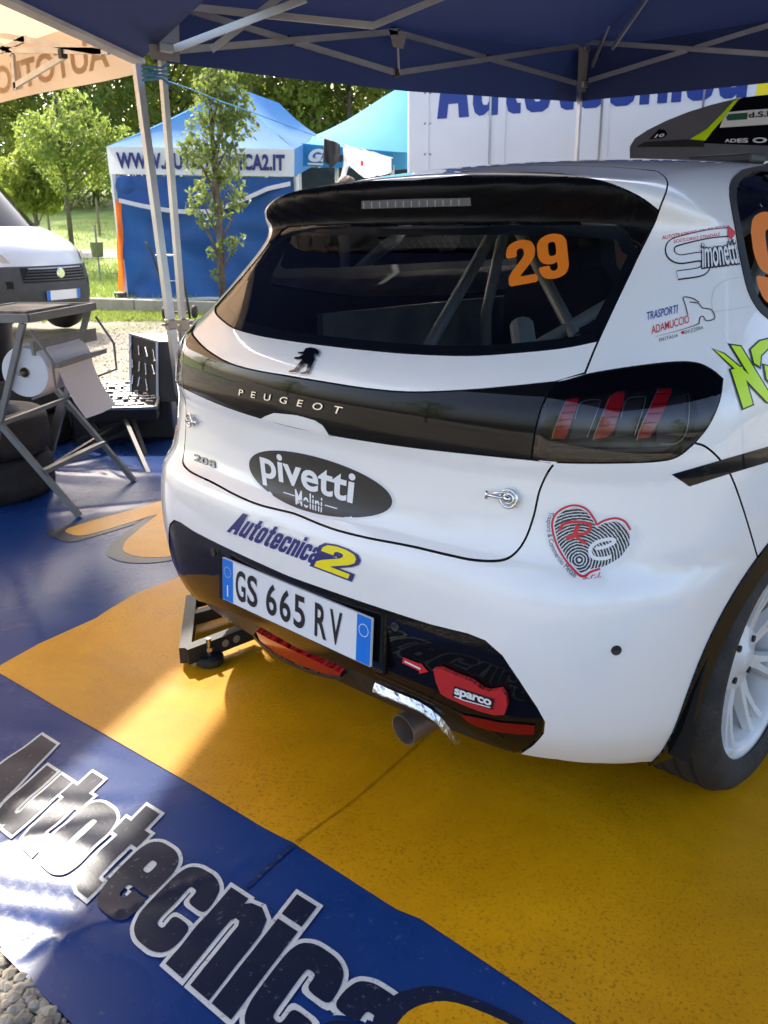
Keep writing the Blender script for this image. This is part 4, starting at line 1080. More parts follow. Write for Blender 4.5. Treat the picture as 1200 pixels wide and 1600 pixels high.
G = np.array([[wp(a, b) for b in bb] for a in aa]); G[..., 2] = terrain(G[..., 0], G[..., 1])+.004
meta(MB().grid(G).build('grass_field', M['grass'], smooth=True), kind='structure')
# a pale path across the field
G = np.array([[wp(a, b0+.02*a) for b0 in (25.2, 25.9, 26.6)] for a in np.linspace(-22, 6, 15)]); G[..., 2] = terrain(G[..., 0], G[..., 1])+.02
meta(MB().grid(G).build('path', M['path'], smooth=True), kind='structure')
# grass blades
mb = MB(); V = []; F = []
for k in range(26000):
    if k < 15000: a, b = random.uniform(-9.5, -3.2), random.uniform(15.0, 24)
    elif k < 19000: a, b = random.uniform(-12, -5), random.uniform(24, 36)
    else: a, b = random.uniform(-5.6, -2.2), random.uniform(12.6, 14.4)
    p = wp(a, b); z = float(terrain(p[0], p[1])); h = random.uniform(.04, .12)*(1.0 if k < 19000 else .6); w = .012; t = random.uniform(0, 6.28); dx, dy = math.cos(t)*w, math.sin(t)*w
    n = len(V); l = random.uniform(-.04, .04), random.uniform(-.04, .04)
    V += [(p[0]-dx, p[1]-dy, z), (p[0]+dx, p[1]+dy, z), (p[0]+l[0], p[1]+l[1], z+h)]; F.append((n, n+1, n+2))
mb.add(V, F); meta(mb.build('grass', M['blade']), 'short sunlit grass along the kerb and over the field', 'grass', kind='stuff')
# kerb stones
k0 = wp(-6.6, 15.2, 0); k1 = wp(-1.2, 12.9, 0); kd = (k1-k0)/np.linalg.norm(k1-k0); nk = 6
kl = np.linalg.norm(k1-k0)/nk
kerb = thing('kerb', tuple(k0), 'low weathered concrete kerb between gravel and grass', 'kerb')
for i in range(nk):
    c = k0+kd*kl*(i+.5); mb = MB(); mb.box((c[0], c[1], .09), (kl-.015, .14, .22), Matrix.Rotation(math.atan2(kd[1], kd[0]), 3, 'Z'), bev=.012); mb.build('kerb_stone', M['concrete'], kerb)

# ------------------------------------------------------------------ floor tarp under the car
def wob(x, y):
    h = np.zeros_like(x)
    for k, (fx, fy, ph, am) in enumerate(((2.1, 1.3, .3, .0016), (-1.2, 3.1, 1.9, .0013), (5.3, -3.7, .7, .0009), (9.1, 6.3, 2.2, .0006), (-7.7, 11.0, 4.0, .0005), (16, -9, 1.0, .00035), (13, 21, 2.6, .0003))):
        h += am*np.sin(fx*x+fy*y+ph+.8*np.sin(1.7*x-1.1*y+k))
    # sharp creases in the loose left hand part and at the front left corner
    def crease(cx, cy, ang, L, wd, am):
        u = (x-cx)*math.cos(ang)+(y-cy)*math.sin(ang); v = -(x-cx)*math.sin(ang)+(y-cy)*math.cos(ang)
        return am*np.exp(-(u/L)**2-((v+.03*np.sin(u*5))/(wd*1.3))**2)
    rr = random.Random(5)
    for k in range(46):
        cx, cy = rr.uniform(-4.2, -1.5), rr.uniform(.3, 2.6); h += crease(cx, cy, rr.uniform(-.4, 1.7), rr.uniform(.1, .35), rr.uniform(.015, .04), rr.uniform(.004, .012))
    for k in range(22):
        cx, cy = rr.uniform(-.9, .3), rr.uniform(-.72, -.35); h += crease(cx, cy, rr.uniform(.3, 1.3), rr.uniform(.1, .3), rr.uniform(.016, .035), rr.uniform(.001, .0035))
    for k in range(10):
        cx, cy = rr.uniform(-1.0, .2), rr.uniform(-.2, .3); h += crease(cx, cy, rr.uniform(.4, 1.2), rr.uniform(.2, .5), rr.uniform(.02, .05), rr.uniform(.001, .003))
    # low ridges across the sheet
    v = (x-.22-(y+.2)*.25); h += .0016*np.exp(-(v/.012)**2)
    v = (x-1.02-(y+.2)*.1); h += .0012*np.exp(-(v/.02)**2)
    return h
def tarp_map(off):
    def f(V):
        x, y = V[:, 0], V[:, 1]; z = .006+wob(x, y); e = .004
        gx = (wob(x+e, y)-wob(x-e, y))/(2*e); gy = (wob(x, y+e)-wob(x, y-e))/(2*e)
        N = np.stack([-gx, -gy, np.ones_like(gx)], 1); N /= np.linalg.norm(N, axis=1)[:, None]
        P = np.stack([x, y, z+off], 1); return P, N
    return f
def pvc(name, col, var, rough, spec_dirt, dirtcol, dsc, dens, rough2=None):
    m = bpy.data.materials.new(name); m.use_nodes = True; nt = m.node_tree; b = nt.nodes['Principled BSDF']; b.inputs['Specular IOR Level'].default_value = .13
    tc = nt.nodes.new('ShaderNodeTexCoord')
    n1 = nt.nodes.new('ShaderNodeTexNoise'); n1.inputs['Scale'].default_value = 2.2; n1.inputs['Detail'].default_value = 10; n1.inputs['Roughness'].default_value = .72; n1.inputs['Distortion'].default_value = .6
    r1 = nt.nodes.new('ShaderNodeValToRGB'); r1.color_ramp.elements[0].position = .3; r1.color_ramp.elements[1].position = .72; r1.color_ramp.elements[0].color = (*col, 1); r1.color_ramp.elements[1].color = (*var, 1)
    n2 = nt.nodes.new('ShaderNodeTexNoise'); n2.inputs['Scale'].default_value = dsc; n2.inputs['Detail'].default_value = 4; n2.inputs['Roughness'].default_value = .7
    r2 = nt.nodes.new('ShaderNodeValToRGB'); r2.color_ramp.elements[0].position = dens; r2.color_ramp.elements[1].position = dens+.09
    r2.color_ramp.elements[0].color = (0, 0, 0, 1); r2.color_ramp.elements[1].color = (spec_dirt,)*3+(1,)
    n3 = nt.nodes.new('ShaderNodeTexVoronoi'); n3.inputs['Scale'].default_value = dsc*.45
    r3 = nt.nodes.new('ShaderNodeValToRGB'); r3.color_ramp.elements[0].position = .03; r3.color_ramp.elements[1].position = .10; r3.color_ramp.elements[0].color = (.6*spec_dirt,)*3+(1,); r3.color_ramp.elements[1].color = (0, 0, 0, 1)
    mp = nt.nodes.new('ShaderNodeMapping'); mp.inputs['Rotation'].default_value = (0, 0, .6); mp.inputs['Scale'].default_value = (1, .35, 1)
    ad = nt.nodes.new('ShaderNodeMath'); ad.operation = 'MAXIMUM'
    mx = nt.nodes.new('ShaderNodeMixRGB'); mx.inputs[2].default_value = (*dirtcol, 1)
    nt.links.new(tc.outputs['Object'], n1.inputs[0]); nt.links.new(tc.outputs['Object'], n2.inputs[0]); nt.links.new(tc.outputs['Object'], mp.inputs[0]); nt.links.new(mp.outputs[0], n3.inputs[0])
    nt.links.new(n1.outputs[0], r1.inputs[0]); nt.links.new(n2.outputs[0], r2.inputs[0]); nt.links.new(n3.outputs['Distance'], r3.inputs[0])
    n5 = nt.nodes.new('ShaderNodeTexNoise'); n5.inputs['Scale'].default_value = 1.7; n5.inputs['Detail'].default_value = 5; n5.inputs['Roughness'].default_value = .6
    r5 = nt.nodes.new('ShaderNodeMapRange'); r5.inputs[1].default_value = .35; r5.inputs[2].default_value = .68; r5.inputs[3].default_value = .15; r5.inputs[4].default_value = 1.0
    mu = nt.nodes.new('ShaderNodeMath'); mu.operation = 'MULTIPLY'
    nt.links.new(tc.outputs['Object'], n5.inputs[0]); nt.links.new(n5.outputs[0], r5.inputs[0])
    nt.links.new(r2.outputs[0], ad.inputs[0]); nt.links.new(r3.outputs[0], ad.inputs[1]); nt.links.new(ad.outputs[0], mu.inputs[0]); nt.links.new(r5.outputs[0], mu.inputs[1]); nt.links.new(mu.outputs[0], mx.inputs[0])
    nt.links.new(r1.outputs[0], mx.inputs[1]); nt.links.new(mx.outputs[0], b.inputs['Base Color'])
    rr = nt.nodes.new('ShaderNodeMapRange'); rr.inputs[3].default_value = rough; rr.inputs[4].default_value = rough2 or rough+.2
    nt.links.new(n1.outputs[0], rr.inputs[0]); nt.links.new(rr.outputs[0], b.inputs['Roughness'])
    n4 = nt.nodes.new('ShaderNodeTexNoise'); n4.inputs['Scale'].default_value = 160; n4.inputs['Detail'].default_value = 3
    bu = nt.nodes.new('ShaderNodeBump'); bu.inputs['Strength'].default_value = .08; bu.inputs['Distance'].default_value = .002
    nt.links.new(tc.outputs['Object'], n4.inputs[0]); nt.links.new(n4.outputs[0], bu.inputs['Height']); nt.links.new(bu.outputs[0], b.inputs['Normal'])
    return m
M['tarp_blue'] = pvc('tarp_blue', (.006, .032, .145), (.012, .046, .185), .20, .5, (.18, .20, .24), 55, .63, .36)
M['tarp_yellow'] = pvc('tarp_yellow', (.48, .208, .001), (.72, .330, .002), .34, .7, (.16, .07, .004), 130, .54, .55)
M['tarp_yellow'].node_tree.nodes['Principled BSDF'].inputs['Specular IOR Level'].default_value = .2
M['tarp_white'] = pvc('tarp_white', (.55, .55, .52), (.70, .70, .66), .3, .85, (.10, .10, .10), 90, .57)
M['tarp_navy'] = pvc('tarp_navy', (.007, .011, .030), (.012, .018, .042), .22, .7, (.34, .34, .34), 70, .62)
tarp = thing('floor_tarp', (0, 1.5, 0), 'blue and yellow printed floor tarp spread under the car', 'tarp')
lay('blue_sheet', poly2d([(-4.5, -.80), (-1.0, -.775), (.05, -.759), (.28, -.741), (1.2, -.71), (3.2, -.65), (3.2, 5.6), (-4.4, 2.25)]), tarp_map(0), M['tarp_blue'], tarp, (.02, .02), .004)
fe = [(-1.02, -.312), (-.983, -.315), (-.564, -.277), (-.342, -.255), (-.134, -.238), (.139, -.217), (.226, -.205), (.511, -.19), (.56, -.177), (.702, -.175), (.886, -.171), (1.5, -.14), (2.4, -.10), (2.4, 4.6), (-1.75, 3.0), (-1.40, 1.2), (-1.233, .46), (-1.216, .273), (-1.121, .07), (-1.083, -.15)]
lay('yellow_panel', poly2d(fe), tarp_map(.0020), M['tarp_yellow'], tarp, (.02, .02))
def two(s_, quad, m0, m1, g0, o0, space=.10, rnd=2):
    blockword('tarp_lettering', s_, quad, tarp_map, m0, g0, o0, tarp, (.015, .06), space, rnd)
    blockword('tarp_lettering', s_, quad, tarp_map, m1, .030, o0+.0010, tarp, (.015, .06), space, rnd)
two('Autotecnica', [(-.470, -.618), (.738, -.535), (.672, -.268), (-.592, -.392)], M['tarp_white'], M['tarp_navy'], .080, .0030)
two('2', [(.735, -.60), (1.12, -.57), (1.08, -.240), (.685, -.262)], M['tarp_navy'], M['tarp_yellow'], .10, .0048)
two('2', [(-2.10, 1.15), (-2.06, .45), (-1.40, .52), (-1.45, 1.20)], M['tarp_navy'], M['tarp_yellow'], .10, .0024)
two('Autotecnica', [(-2.10, 4.3), (-2.10, 1.27), (-1.55, 1.27), (-1.60, 4.3)], M['tarp_white'], M['tarp_navy'], .066, .0014)
# dark line of a crease in the sheet, painted in as strips of darker colour
M['crease_yellow'] = pvc('crease_yellow', (.34, .15, .001), (.50, .225, .002), .4, .7, (.12, .06, .004), 130, .50)
M['crease_blue'] = pvc('crease_blue', (.006, .020, .075), (.012, .03, .10), .3, .6, (.16, .16, .17), 70, .55)
def crease_strip(L_, w, m, off=.0030):
    P_ = curve(np.array([gp(*p)[:2] for p in L_]), 8); wj = w*(1+.35*np.sin(np.arange(len(P_))*1.9))
    V_, F_ = stroke2d(P_, wj); lay('tarp_crease', (V_, F_), tarp_map(off), m, tarp, (.02, .02))
crease_strip([(700, 1120), (640, 1180), (560, 1250), (500, 1295), (462, 1323)], .006, M['crease_yellow'])
crease_strip([(458, 1328), (420, 1362), (385, 1395)], .010, M['crease_blue'])
# loose gravel stones at the tarp's edge
M['stone'] = mat('stone', (.16, .135, .10), .85, var=(.42, .37, .29), varscale=22, bump=.4, bscale=40)
rs = random.Random(3)
proto = []
for k in range(6):
    bm = bmesh.new(); bmesh.ops.create_icosphere(bm, subdivisions=1, radius=1)
    for v in bm.verts:
        v.co *= rs.uniform(.72, 1.12); v.co.z *= .66; v.co.x *= rs.uniform(.95, 1.25)
    bm.verts.index_update(); proto.append((np.array([v.co[:] for v in bm.verts]), [tuple(v.index for v in f.verts) for f in bm.faces])); bm.free()
mb = MB()
for k in range(9000):
    if k < 7600: x, y = rs.uniform(-.75, .42), rs.uniform(-1.05, -.69)
    else: x, y = rs.uniform(-3.0, 2.0), rs.uniform(-2.2, -.75)
    s_ = rs.choice((.004, .005, .006, .008, .010, .014))*rs.uniform(.8, 1.2)
    if y > -.745 and x > -.4: continue
    V, F = proto[k % 6]; t = rs.uniform(0, 6.28); R = np.array([[math.cos(t), -math.sin(t), 0], [math.sin(t), math.cos(t), 0], [0, 0, 1]])
    mb.add((V*s_) @ R.T+np.array([x, y, s_*.35-.008+rs.uniform(0, .006)]), F)
rsx = random.Random(8)
for k in range(1500):
    a, b = rsx.uniform(-3.6, -1.6), rsx.uniform(6.3, 13); p = wp(a, b); s_ = rsx.uniform(.005, .012); V, F = proto[k % 6]
    mb.add(V*s_+np.array([p[0], p[1], -.004]), F)
meta(mb.build('gravel_stones', M['stone']), 'loose tan gravel stones lying beside the tarp', 'gravel', kind='stuff')

# ------------------------------------------------------------------ blue service canopy over the car
M['canopy_navy'] = mat('canopy_navy', (.010, .021, .085), .75, var=(.012, .024, .095), varscale=2, trans=.07)
M['canopy_orange'] = mat('canopy_orange', (.60, .42, .26), .8, var=(.64, .45, .28), varscale=2, trans=.5)
M['canopy_print'] = mat('canopy_print', (.53, .36, .215), .8, trans=.4)
M['grey_webbing'] = mat('grey_webbing', (.20, .20, .21), .8)
def sy(px, py, y):
    d = ray(px, py); return CAM_POS + d*((y-CAM_POS[1])/d[1])
PL = np.array([-3.0, 1.74]); P2 = np.array([-3.04, 5.97])
can = thing('service_canopy', (-.3, 2.5, 0), 'large navy blue pop-up canopy above the white car', 'canopy')
def sheet(name, P, m, par, sub_=12, sag=0.0):
    P = [np.array(p, float) for p in P]; n = sub_; A = np.zeros((n+1, n+1, 3))
    for i in range(n+1):
        for j in range(n+1):
            u, v = i/n, j/n; A[i, j] = (P[0]*(1-u)+P[1]*u)*(1-v)+(P[3]*(1-u)+P[2]*u)*v
            A[i, j, 2] -= sag*4*u*(1-u)*4*v*(1-v)
    return MB().grid(A).build(name, m, par, smooth=True)
c1 = (-3.05, 1.72, 2.40); c2 = (-3.08, 6.02, 2.68); c3 = (2.4, 6.02, 2.70); c4 = (2.4, 1.72, 2.45); pk1 = (-.3, 3.2, 3.45); pk2 = (-.3, 4.6, 3.55)
sheet('roof_panel', [c1, c2, pk2, pk1], M['canopy_navy'], can, sag=.05)
sheet('roof_panel', [c2, c3, pk2, pk2], M['canopy_navy'], can, sag=.05)
sheet('roof_panel', [c3, c4, pk1, pk2], M['canopy_navy'], can, sag=.05)
sheet('roof_panel', [c4, c1, pk1, pk1], M['canopy_navy'], can, sag=.03)
def valance(P, Q, low, par, m, nm='valance', n=40):
    A = np.zeros((n+1, 5, 3)); P = np.array(P, float); Q = np.array(Q, float); d = Q-P; d[2] = 0; nn = np.array([d[1], -d[0], 0])/np.linalg.norm(d)
    for i in range(n+1):
        t = i/n; c = P+(Q-P)*t; zl = low(t)
        for j in range(5):
            v = j/4; A[i, j] = [c[0], c[1], c[2]*(1-v)+zl*v]; A[i, j] += nn*(.012*math.sin(t*23)+.02*math.sin(t*9+1))*v
    return MB().grid(A).build(nm, m, par, smooth=True)
valance(c1, c2, lambda t: 2.112+.173*t-.03*math.sin(math.pi*t), can, M['canopy_navy'])
valance(c2, c3, lambda t: 2.285-.02*math.sin(math.pi*t)-.02*t, can, M['canopy_navy'])
# rear bay of the canopy, reaching over the photographer
d1 = (-3.16, 1.70, 2.125); d2 = (-2.65, .73, 2.20); d3 = (-1.3, -1.85, 2.41)
ridge = [(-.2, 1.72, 3.05), (.3, -1.85, 3.2)]
RM = tuple(np.array(ridge[0])*.77+np.array(ridge[1])*.23)
sheet('roof_panel', [d1, d2, RM, ridge[0]], M['canopy_navy'], can, 6)
sheet('roof_panel', [d2, d3, ridge[1], RM], M['canopy_navy'], can, 6)
sheet('roof_panel', [ridge[0], ridge[1], (2.6, -1.6, 2.5), (2.6, 1.72, 2.45)], M['canopy_navy'], can, 6)
M['edge_white'] = mat('canopy_edge', (.55, .55, .53), .6, var=(.40, .40, .39), varscale=6)
mb = MB(); mb.bar(d1, d2, .075, .02); mb.bar(d2, d3, .085, .02); mb.build('eave_rail', M['edge_white'], can)
# posts
def post(base, top, z_slide, par, lean=(0, 0), w=.046):
    b_ = np.array([base[0]+lean[0], base[1]+lean[1], 0.0]); t_ = np.array([base[0], base[1], top])
    mid = b_+(t_-b_)*(z_slide/top)
    mb = MB(); mb.bar(b_, mid, w, w, up=(1, 0, 0)); o = mb.build('post', M['alu'], par)
    mb = MB(); mb.bar(mid, t_, w*.72, w*.72, up=(1, 0, 0)); mb.build('post_inner', M['alu'], o)
    for q in (-.3, 0, .3):
        mb = MB(); mb.bar(b_+(mid-b_)*.01+np.array([w*.25*q*2, -w*.5, .02]), mid+np.array([w*.25*q*2, -w*.5, 0]), .003, .003); mb.build('post_groove', M['steel'], o)
    mb = MB(); mb.box(mid, (w*1.25, w*1.25, .07), bev=.005); mb.tube([mid+np.array([0, -.03, 0]), mid+np.array([.045, -.05, 0])], .008, 8); mb.build('slider', M['matt_black'] if par is not can else M['steel'], o)
    mb = MB(); mb.box(b_+np.array([0, 0, .004]), (.10, .10, .008)); mb.build('foot_plate', M['steel'], o)
    return o
post(PL, 2.42, .72, can); post(P2, 2.70, 1.1, can); post((2.35, 5.97), 2.70, 1.1, can); post((2.35, 1.74), 2.42, 1.1, can)
XP = -3.02
nd = {k: sx(*p, XP) for k, p in dict(a_top=(268, 8), a_bot=(268, 80), mt=(617, 50), mb=(620, 114), bt=(900, 72), bb=(900, 130), c1=(453, 63), c2=(762, 91)).items()}
def tbar(a, b, off=(0, 0, 0), w=.016, h=.036):
    o_ = np.array(off); mb = MB(); mb.bar(np.array(a)+o_, np.array(b)+o_, w, h); mb.build('truss_bar', M['alu'], can)
def joint_(p, r=.022):
    mb = MB(); mb.box(p, (.05, .045, .05), bev=.006); mb.build('truss_joint', M['matt_black'], can)
off2 = (.022, 0, 0)
tbar(nd['a_top'], nd['mb']); tbar(nd['a_bot'], nd['mt'], off2); tbar(nd['mt'], nd['bb']); tbar(nd['mb'], nd['bt'], off2)
for k in ('mt', 'mb', 'c1', 'c2'): joint_(nd[k])
YP = 5.95
e_ = {k: sy(*p, YP) for k, p in dict(t=(914, 66), b=(920, 126), c=(1080, 77)).items()}
tbar(e_['t'], e_['t']+(e_['c']-e_['t'])*2.05, (0, -.02, 0)); tbar(e_['b'], e_['b']+(e_['c']-e_['b'])*2.05); joint_(e_['c'])
for (pa, pb, base) in (((262, 80), (478, -2), PL), ((275, 9), (583, 40), PL), ((583, 40), (700, -8), PL), ((330, 78), (470, -30), PL), ((915, 130), (968, -3), P2), ((957, 75), (1012, -5), P2)):
    dirc = np.array([-.3, 3.9])-base; n_ = np.array([dirc[1], -dirc[0], 0.0])
    if base is PL and pa[0] > 270: n_ = np.array([1.9, -1.0, 0.0]); 
    A_ = onplane(*pa, np.array([base[0]+.06, base[1]+.06, 2.2]), n_); B_ = onplane(*pb, np.array([base[0]+.06, base[1]+.06, 2.2]), n_)
    if np.linalg.norm(B_-CAM_POS) < 12 and np.linalg.norm(A_-CAM_POS) < 12 and B_[2] < 3.6: tbar(A_, B_)
tbar(nd['a_bot']+np.array([.0, -.05, 0]), sx(180, -20, -2.95), w=.02, h=.03)
for base, zz in ((PL, (2.17, 2.40)), (P2, (2.41, 2.69))):
    for z_ in zz:
        mb = MB(); mb.box((base[0]+.015, base[1], z_), (.085, .085, .05), bev=.008); mb.build('bracket', M['alu'], can)
    mb = MB(); mb.add([(base[0]+.03, base[1]-.11, zz[1]), (base[0]+.035, base[1]+.11, zz[1]), (base[0]+.035, base[1]+.09, zz[0]-.06), (base[0]+.03, base[1]-.09, zz[0]-.06)], [(0, 1, 2, 3)]); mb.build('corner_gusset', M['grey_webbing'], can)
mp_ = nd['mt']; mb = MB(); mb.tube([mp_+np.array([.02, 0, .02]), nd['mb']+np.array([.02, 0, -.0])], .008, 8); mb.build('hanger', M['alu'], can)
mb = MB(); mb.add([mp_+np.array([.03, -.09, 0]), mp_+np.array([.03, .09, 0]), mp_+np.array([.03, .05, -.10]), mp_+np.array([.03, -.05, -.10])], [(0, 1, 2, 3)]); mb.build('corner_gusset', M['grey_webbing'], can)

# ------------------------------------------------------------------ sunlit orange canopy on the left
oc = thing('orange_canopy', (-5.2, -.5, 0), 'sunlit orange canopy on thin poles left of the navy canopy', 'canopy')
YO = 1.76; XR = -3.45; GO = 2.46
def och(px, py): return sy(px, py, YO)
v_ = [np.array([XR+.10, YO, 2.42]), np.array([-9.0, YO, 2.40])]
valance(v_[0], v_[1], lambda t: 2.09+.012*math.sin(7*t), oc, M['canopy_orange'])
or1 = (-3.22, .70, 2.50); or2 = (-1.75, -2.4, 2.62); opk = (-5.2, -.6, 3.5); opk2 = (-7.4, -.6, 3.5)
sheet('roof_panel', [v_[0], v_[1], opk2, opk], M['canopy_orange'], oc, 8, .05)
sheet('roof_panel', [v_[0], or1, opk, opk], M['canopy_orange'], oc, 8, .02); sheet('roof_panel', [or1, or2, opk, opk], M['canopy_orange'], oc, 8, .03)
sheet('roof_panel', [or2, (-9.0, -3.0, 2.62), opk2, opk], M['canopy_orange'], oc, 8, .05)
sheet('roof_panel', [(-9.0, -3.0, 2.62), (-9.0, YO, 2.4), opk2, opk2], M['canopy_orange'], oc, 8, .05)
V, F = norm2d(text2d('AUTOTECNICA', .03)); V = V*[2.3, .17]; P = [(-3.55-v[0], YO-.012, 2.15+v[1]) for v in V]
mb = MB(); mb.add(P, F); mb.build('valance_lettering', M['canopy_print'], oc)
def obar(a, b): 
    mb = MB(); mb.bar(a, b, .02, .034); mb.build('truss_bar', M['alu'], oc)
ya = YO-.10
q = lambda px, py: sy(px, py, ya)
obar(q(0, 55), q(160, 82)); obar(q(10, 78), q(170, 80)); obar(q(0, 80), q(40, 60)); obar(q(22, 135), q(100, 88)); obar(q(20, 85), q(25, 140)); obar(q(-60, 30), q(20, 85))
mb = MB(); mb.box(q(98, 84), (.04, .04, .05)); mb.build('truss_joint', M['matt_black'], oc)
# its corner post leans
pt = sy(215, 112, YO); pb_ = gp(291, 690)
mb = MB(); pm_ = pt+(pb_-pt)*.66; mb.bar(pt+(pt-pb_)*.04, pb_, .042, .042, up=(1, 0, 0)); mb.build('post', M['alu'], oc)
mb = MB(); mb.box(pm_, (.055, .055, .06), bev=.005); mb.tube([pm_, pm_+np.array([-.02, -.05, 0])], .007, 8); mb.build('slider', M['steel'], oc)
# blue guy rope
M['rope'] = mat('blue_rope', (.05, .22, .42), .8)
r0 = kp(232, 112, 4.6); r1 = kp(300, 140, 9); r2 = kp(420, 185, 14.5); r3 = kp(497, 214, 18.8)
mb = MB(); mb.tube(curve(np.array([r0, kp(262, 127, 6.2), r1, kp(350, 160, 11.5), r2, r3]), 5), [.005]*15+[.008]*11, 6); meta(mb.build('guy_rope', M['rope'], smooth=True), 'thin blue guy rope running from the canopy corner to the far tents', 'rope')
mb = MB()
for k in range(4): mb.tube([r0+np.array([-.06, 0, -.02*k+.03]), r0+np.array([.02, .06, -.015*k+.02]), r0+np.array([.14, .02, -.03*k+.02])], .006, 6)
meta(mb.build('rope_knot', M['rope'], smooth=True), 'blue rope lashing knotted round the top of the canopy post', 'rope')
# ------------------------------------------------------------------ things standing on the left of the tarp
M['grey_metal'] = mat('grey_metal', (.17, .175, .17), .5, .3, var=(.22, .225, .22), varscale=12)
M['paper'] = mat('paper', (.72, .74, .77), .9)
M['card'] = mat('cardboard', (.30, .22, .14), .9)
M['case_black'] = mat('case_black', (.012, .012, .013), .5, var=(.02, .02, .02), varscale=8)
M['tool_steel'] = mat('tool_steel', (.55, .55, .56), .25, .9)
M['magazine'] = mat('magazine_print', (.30, .27, .26), .4, var=(.05, .05, .06), varscale=9)
M['bin_black'] = mat('bin_black', (.010, .010, .011), .5, var=(.02, .02, .022), varscale=6)
A_ = gp(125, 810); B_ = gp(210, 754); nS = B_-A_
sa = lambda px, py: onplane(px, py, A_, nS)
sb = lambda px, py: onplane(px, py, B_, nS)
stand = thing('folding_stand', tuple((A_+B_)/2), 'grey folding metal stand holding a roll of paper, on the tarp', 'stand')
def sbar(name, a, b, w=.024, h=.024, m='grey_metal', par=None):
    mb = MB(); mb.bar(a, b, w, h); return mb.build(name, M[m], par or stand)
kA = sa(0, 663); lA = A_+(kA-A_)*1.35                       # leg that leans away from its foot
tA = sa(36, 505); bA = tA+(sa(0, 658)-tA)*1.75
sbar('leg', A_+np.array([0, 0, .01]), lA); sbar('leg', tA, sa(-28, 782))
kB = sb(90, 612); lB = B_+(kB-B_)*1.25
sbar('leg', B_+np.array([0, 0, .01]), lB); tB = tA+nS; sbar('leg', tB, sa(-28, 782)+nS)
sbar('leg', sb(96, 626), sb(66, 735)); 
sbar('cross_bar', sa(68, 737), sb(161, 692), .03, .02); sbar('cross_bar', tA+(sa(-28, 782)-tA)*.55, tB+(sa(-28, 782)+nS-tB)*.55, .02, .02)
# tray on top
t0 = tA+np.array([0, 0, .02]); left = sa(-60, 495)-sa(36, 505); left = np.array([left[0], left[1], 0]); left /= np.linalg.norm(left)
q0 = t0-left*.03; q1 = q0+nS*1.02; q2 = q1+left*.42; q3 = q0+left*.42
up = np.array([0, 0, 1.])
for a, b in ((q0, q1), (q1, q2), (q2, q3), (q3, q0)): sbar('tray_rim', a, b, .02, .035)
mb = MB(); mb.add([q0, q1, q2, q3], [(0, 1, 2, 3)]); mb.add([p-up*.006 for p in (q0, q1, q2, q3)], [(3, 2, 1, 0)]); mb.build('tray', M['grey_metal'], stand)
mb = MB(); c_ = (q0+q1+q2+q3)/4; R_ = Matrix.Rotation(math.atan2(nS[1], nS[0]), 3, 'Z'); mb.box(c_+up*.014, (.40, .28, .012), R_); meta(mb.build('magazine', M['magazine']), 'open printed magazine lying on top of the folding stand', 'magazine')
# roll holder: two side hoops, shelf and clamp bar
h0 = sa(52, 590); h1 = sb(132, 560)
rc0 = sa(35, 583); rc1 = rc0+nS*1.0
for e in (q0, q1):
    pa = e-up*.05; mb = MB(); mb.tube([pa, pa+np.array([.06, .05, -.13]), pa+np.array([.06, .05, -.26]), pa+np.array([-.03, -.02, -.30])], .006, 6); mb.build('side_hoop', M['grey_metal'], stand, smooth=True)
sbar('shelf_bar', sa(40, 545)+np.array([.02, .02, 0]), sb(140, 522)+np.array([.02, .02, 0]), .012, .06)
sbar('shelf_bar', sa(68, 572)+np.array([.04, .04, 0]), sb(146, 548)+np.array([.04, .04, 0]), .02, .022)
ax = Vector(nS).normalized(); Rr = ax.to_track_quat('Z', 'X').to_matrix()
L_ = float(np.linalg.norm(nS)); roll = thing('paper_roll', tuple(rc0), 'big white paper towel roll held in the folding stand', 'paper roll')
mb = MB(); mb.lathe([(.022, .02), (.108, .02), (.112, .03), (.112, L_*.72), (.108, L_*.74), (.022, L_*.74)], rc0, n=40, rot=Rr); mb.build('paper', M['paper'], roll, smooth=False)
mb = MB(); mb.lathe([(.020, .015), (.0225, .015), (.0225, L_*.75), (.020, L_*.75)], rc0, n=24, close=True, rot=Rr); mb.build('core', M['card'], roll)
mb = MB(); mb.tube([rc0-np.array(ax)*.03, rc0+np.array(ax)*(L_*.85)], .008, 8); mb.build('spindle', M['grey_metal'], stand)
# the loose paper sheet hanging forward
n0 = 10; W0 = rc0+np.array(ax)*.10; W1 = rc0+np.array(ax)*(L_*.70); pts = [(0, 0, .112), (.05, .04, .10), (.08, .065, .03), (.10, .08, -.06), (.13, .105, -.15), (.17, .13, -.22)]
Gd = np.array([[W0+np.array(p), (W0+W1)/2+np.array(p)+np.array([.004, .004, -.004]), W1+np.array(p)] for p in pts]); mb = MB(); mb.grid(Gd); mb.build('paper_tail', M['paper'], roll, smooth=True)

# open tool case on its low stand
cb = thing('tool_case', tuple(gp(185, 690)), 'open black tool case with rows of bright sockets and spanners', 'tool case')
D = 5.25
P0, P1, P2_, P3 = dp(135, 645, D-.12), dp(243, 632, D-.1), dp(222, 613, D+.35), dp(147, 617, D+.35)
bz = float((P0[2]+P1[2])/2); ex_ = P1-P0; ex_[2] = 0; wdt = np.linalg.norm(ex_); ex_ /= wdt; ey_ = np.array([-ex_[1], ex_[0], 0])
Rc = Matrix(((ex_[0], ey_[0], 0), (ex_[1], ey_[1], 0), (0, 0, 1)))
cbase = np.array([P0[0], P0[1], bz])
TL = .24; Rk = Rc @ Matrix.Rotation(math.atan(TL), 3, 'X')
def cl(a, b, c): return cbase+ex_*a+ey_*b+up*(c+TL*b)
mb = MB(); mb.box(cl(wdt/2, .19, -.045), (wdt, .38, .09), Rk, bev=.008); mb.build('case_tray', M['case_black'], cb)
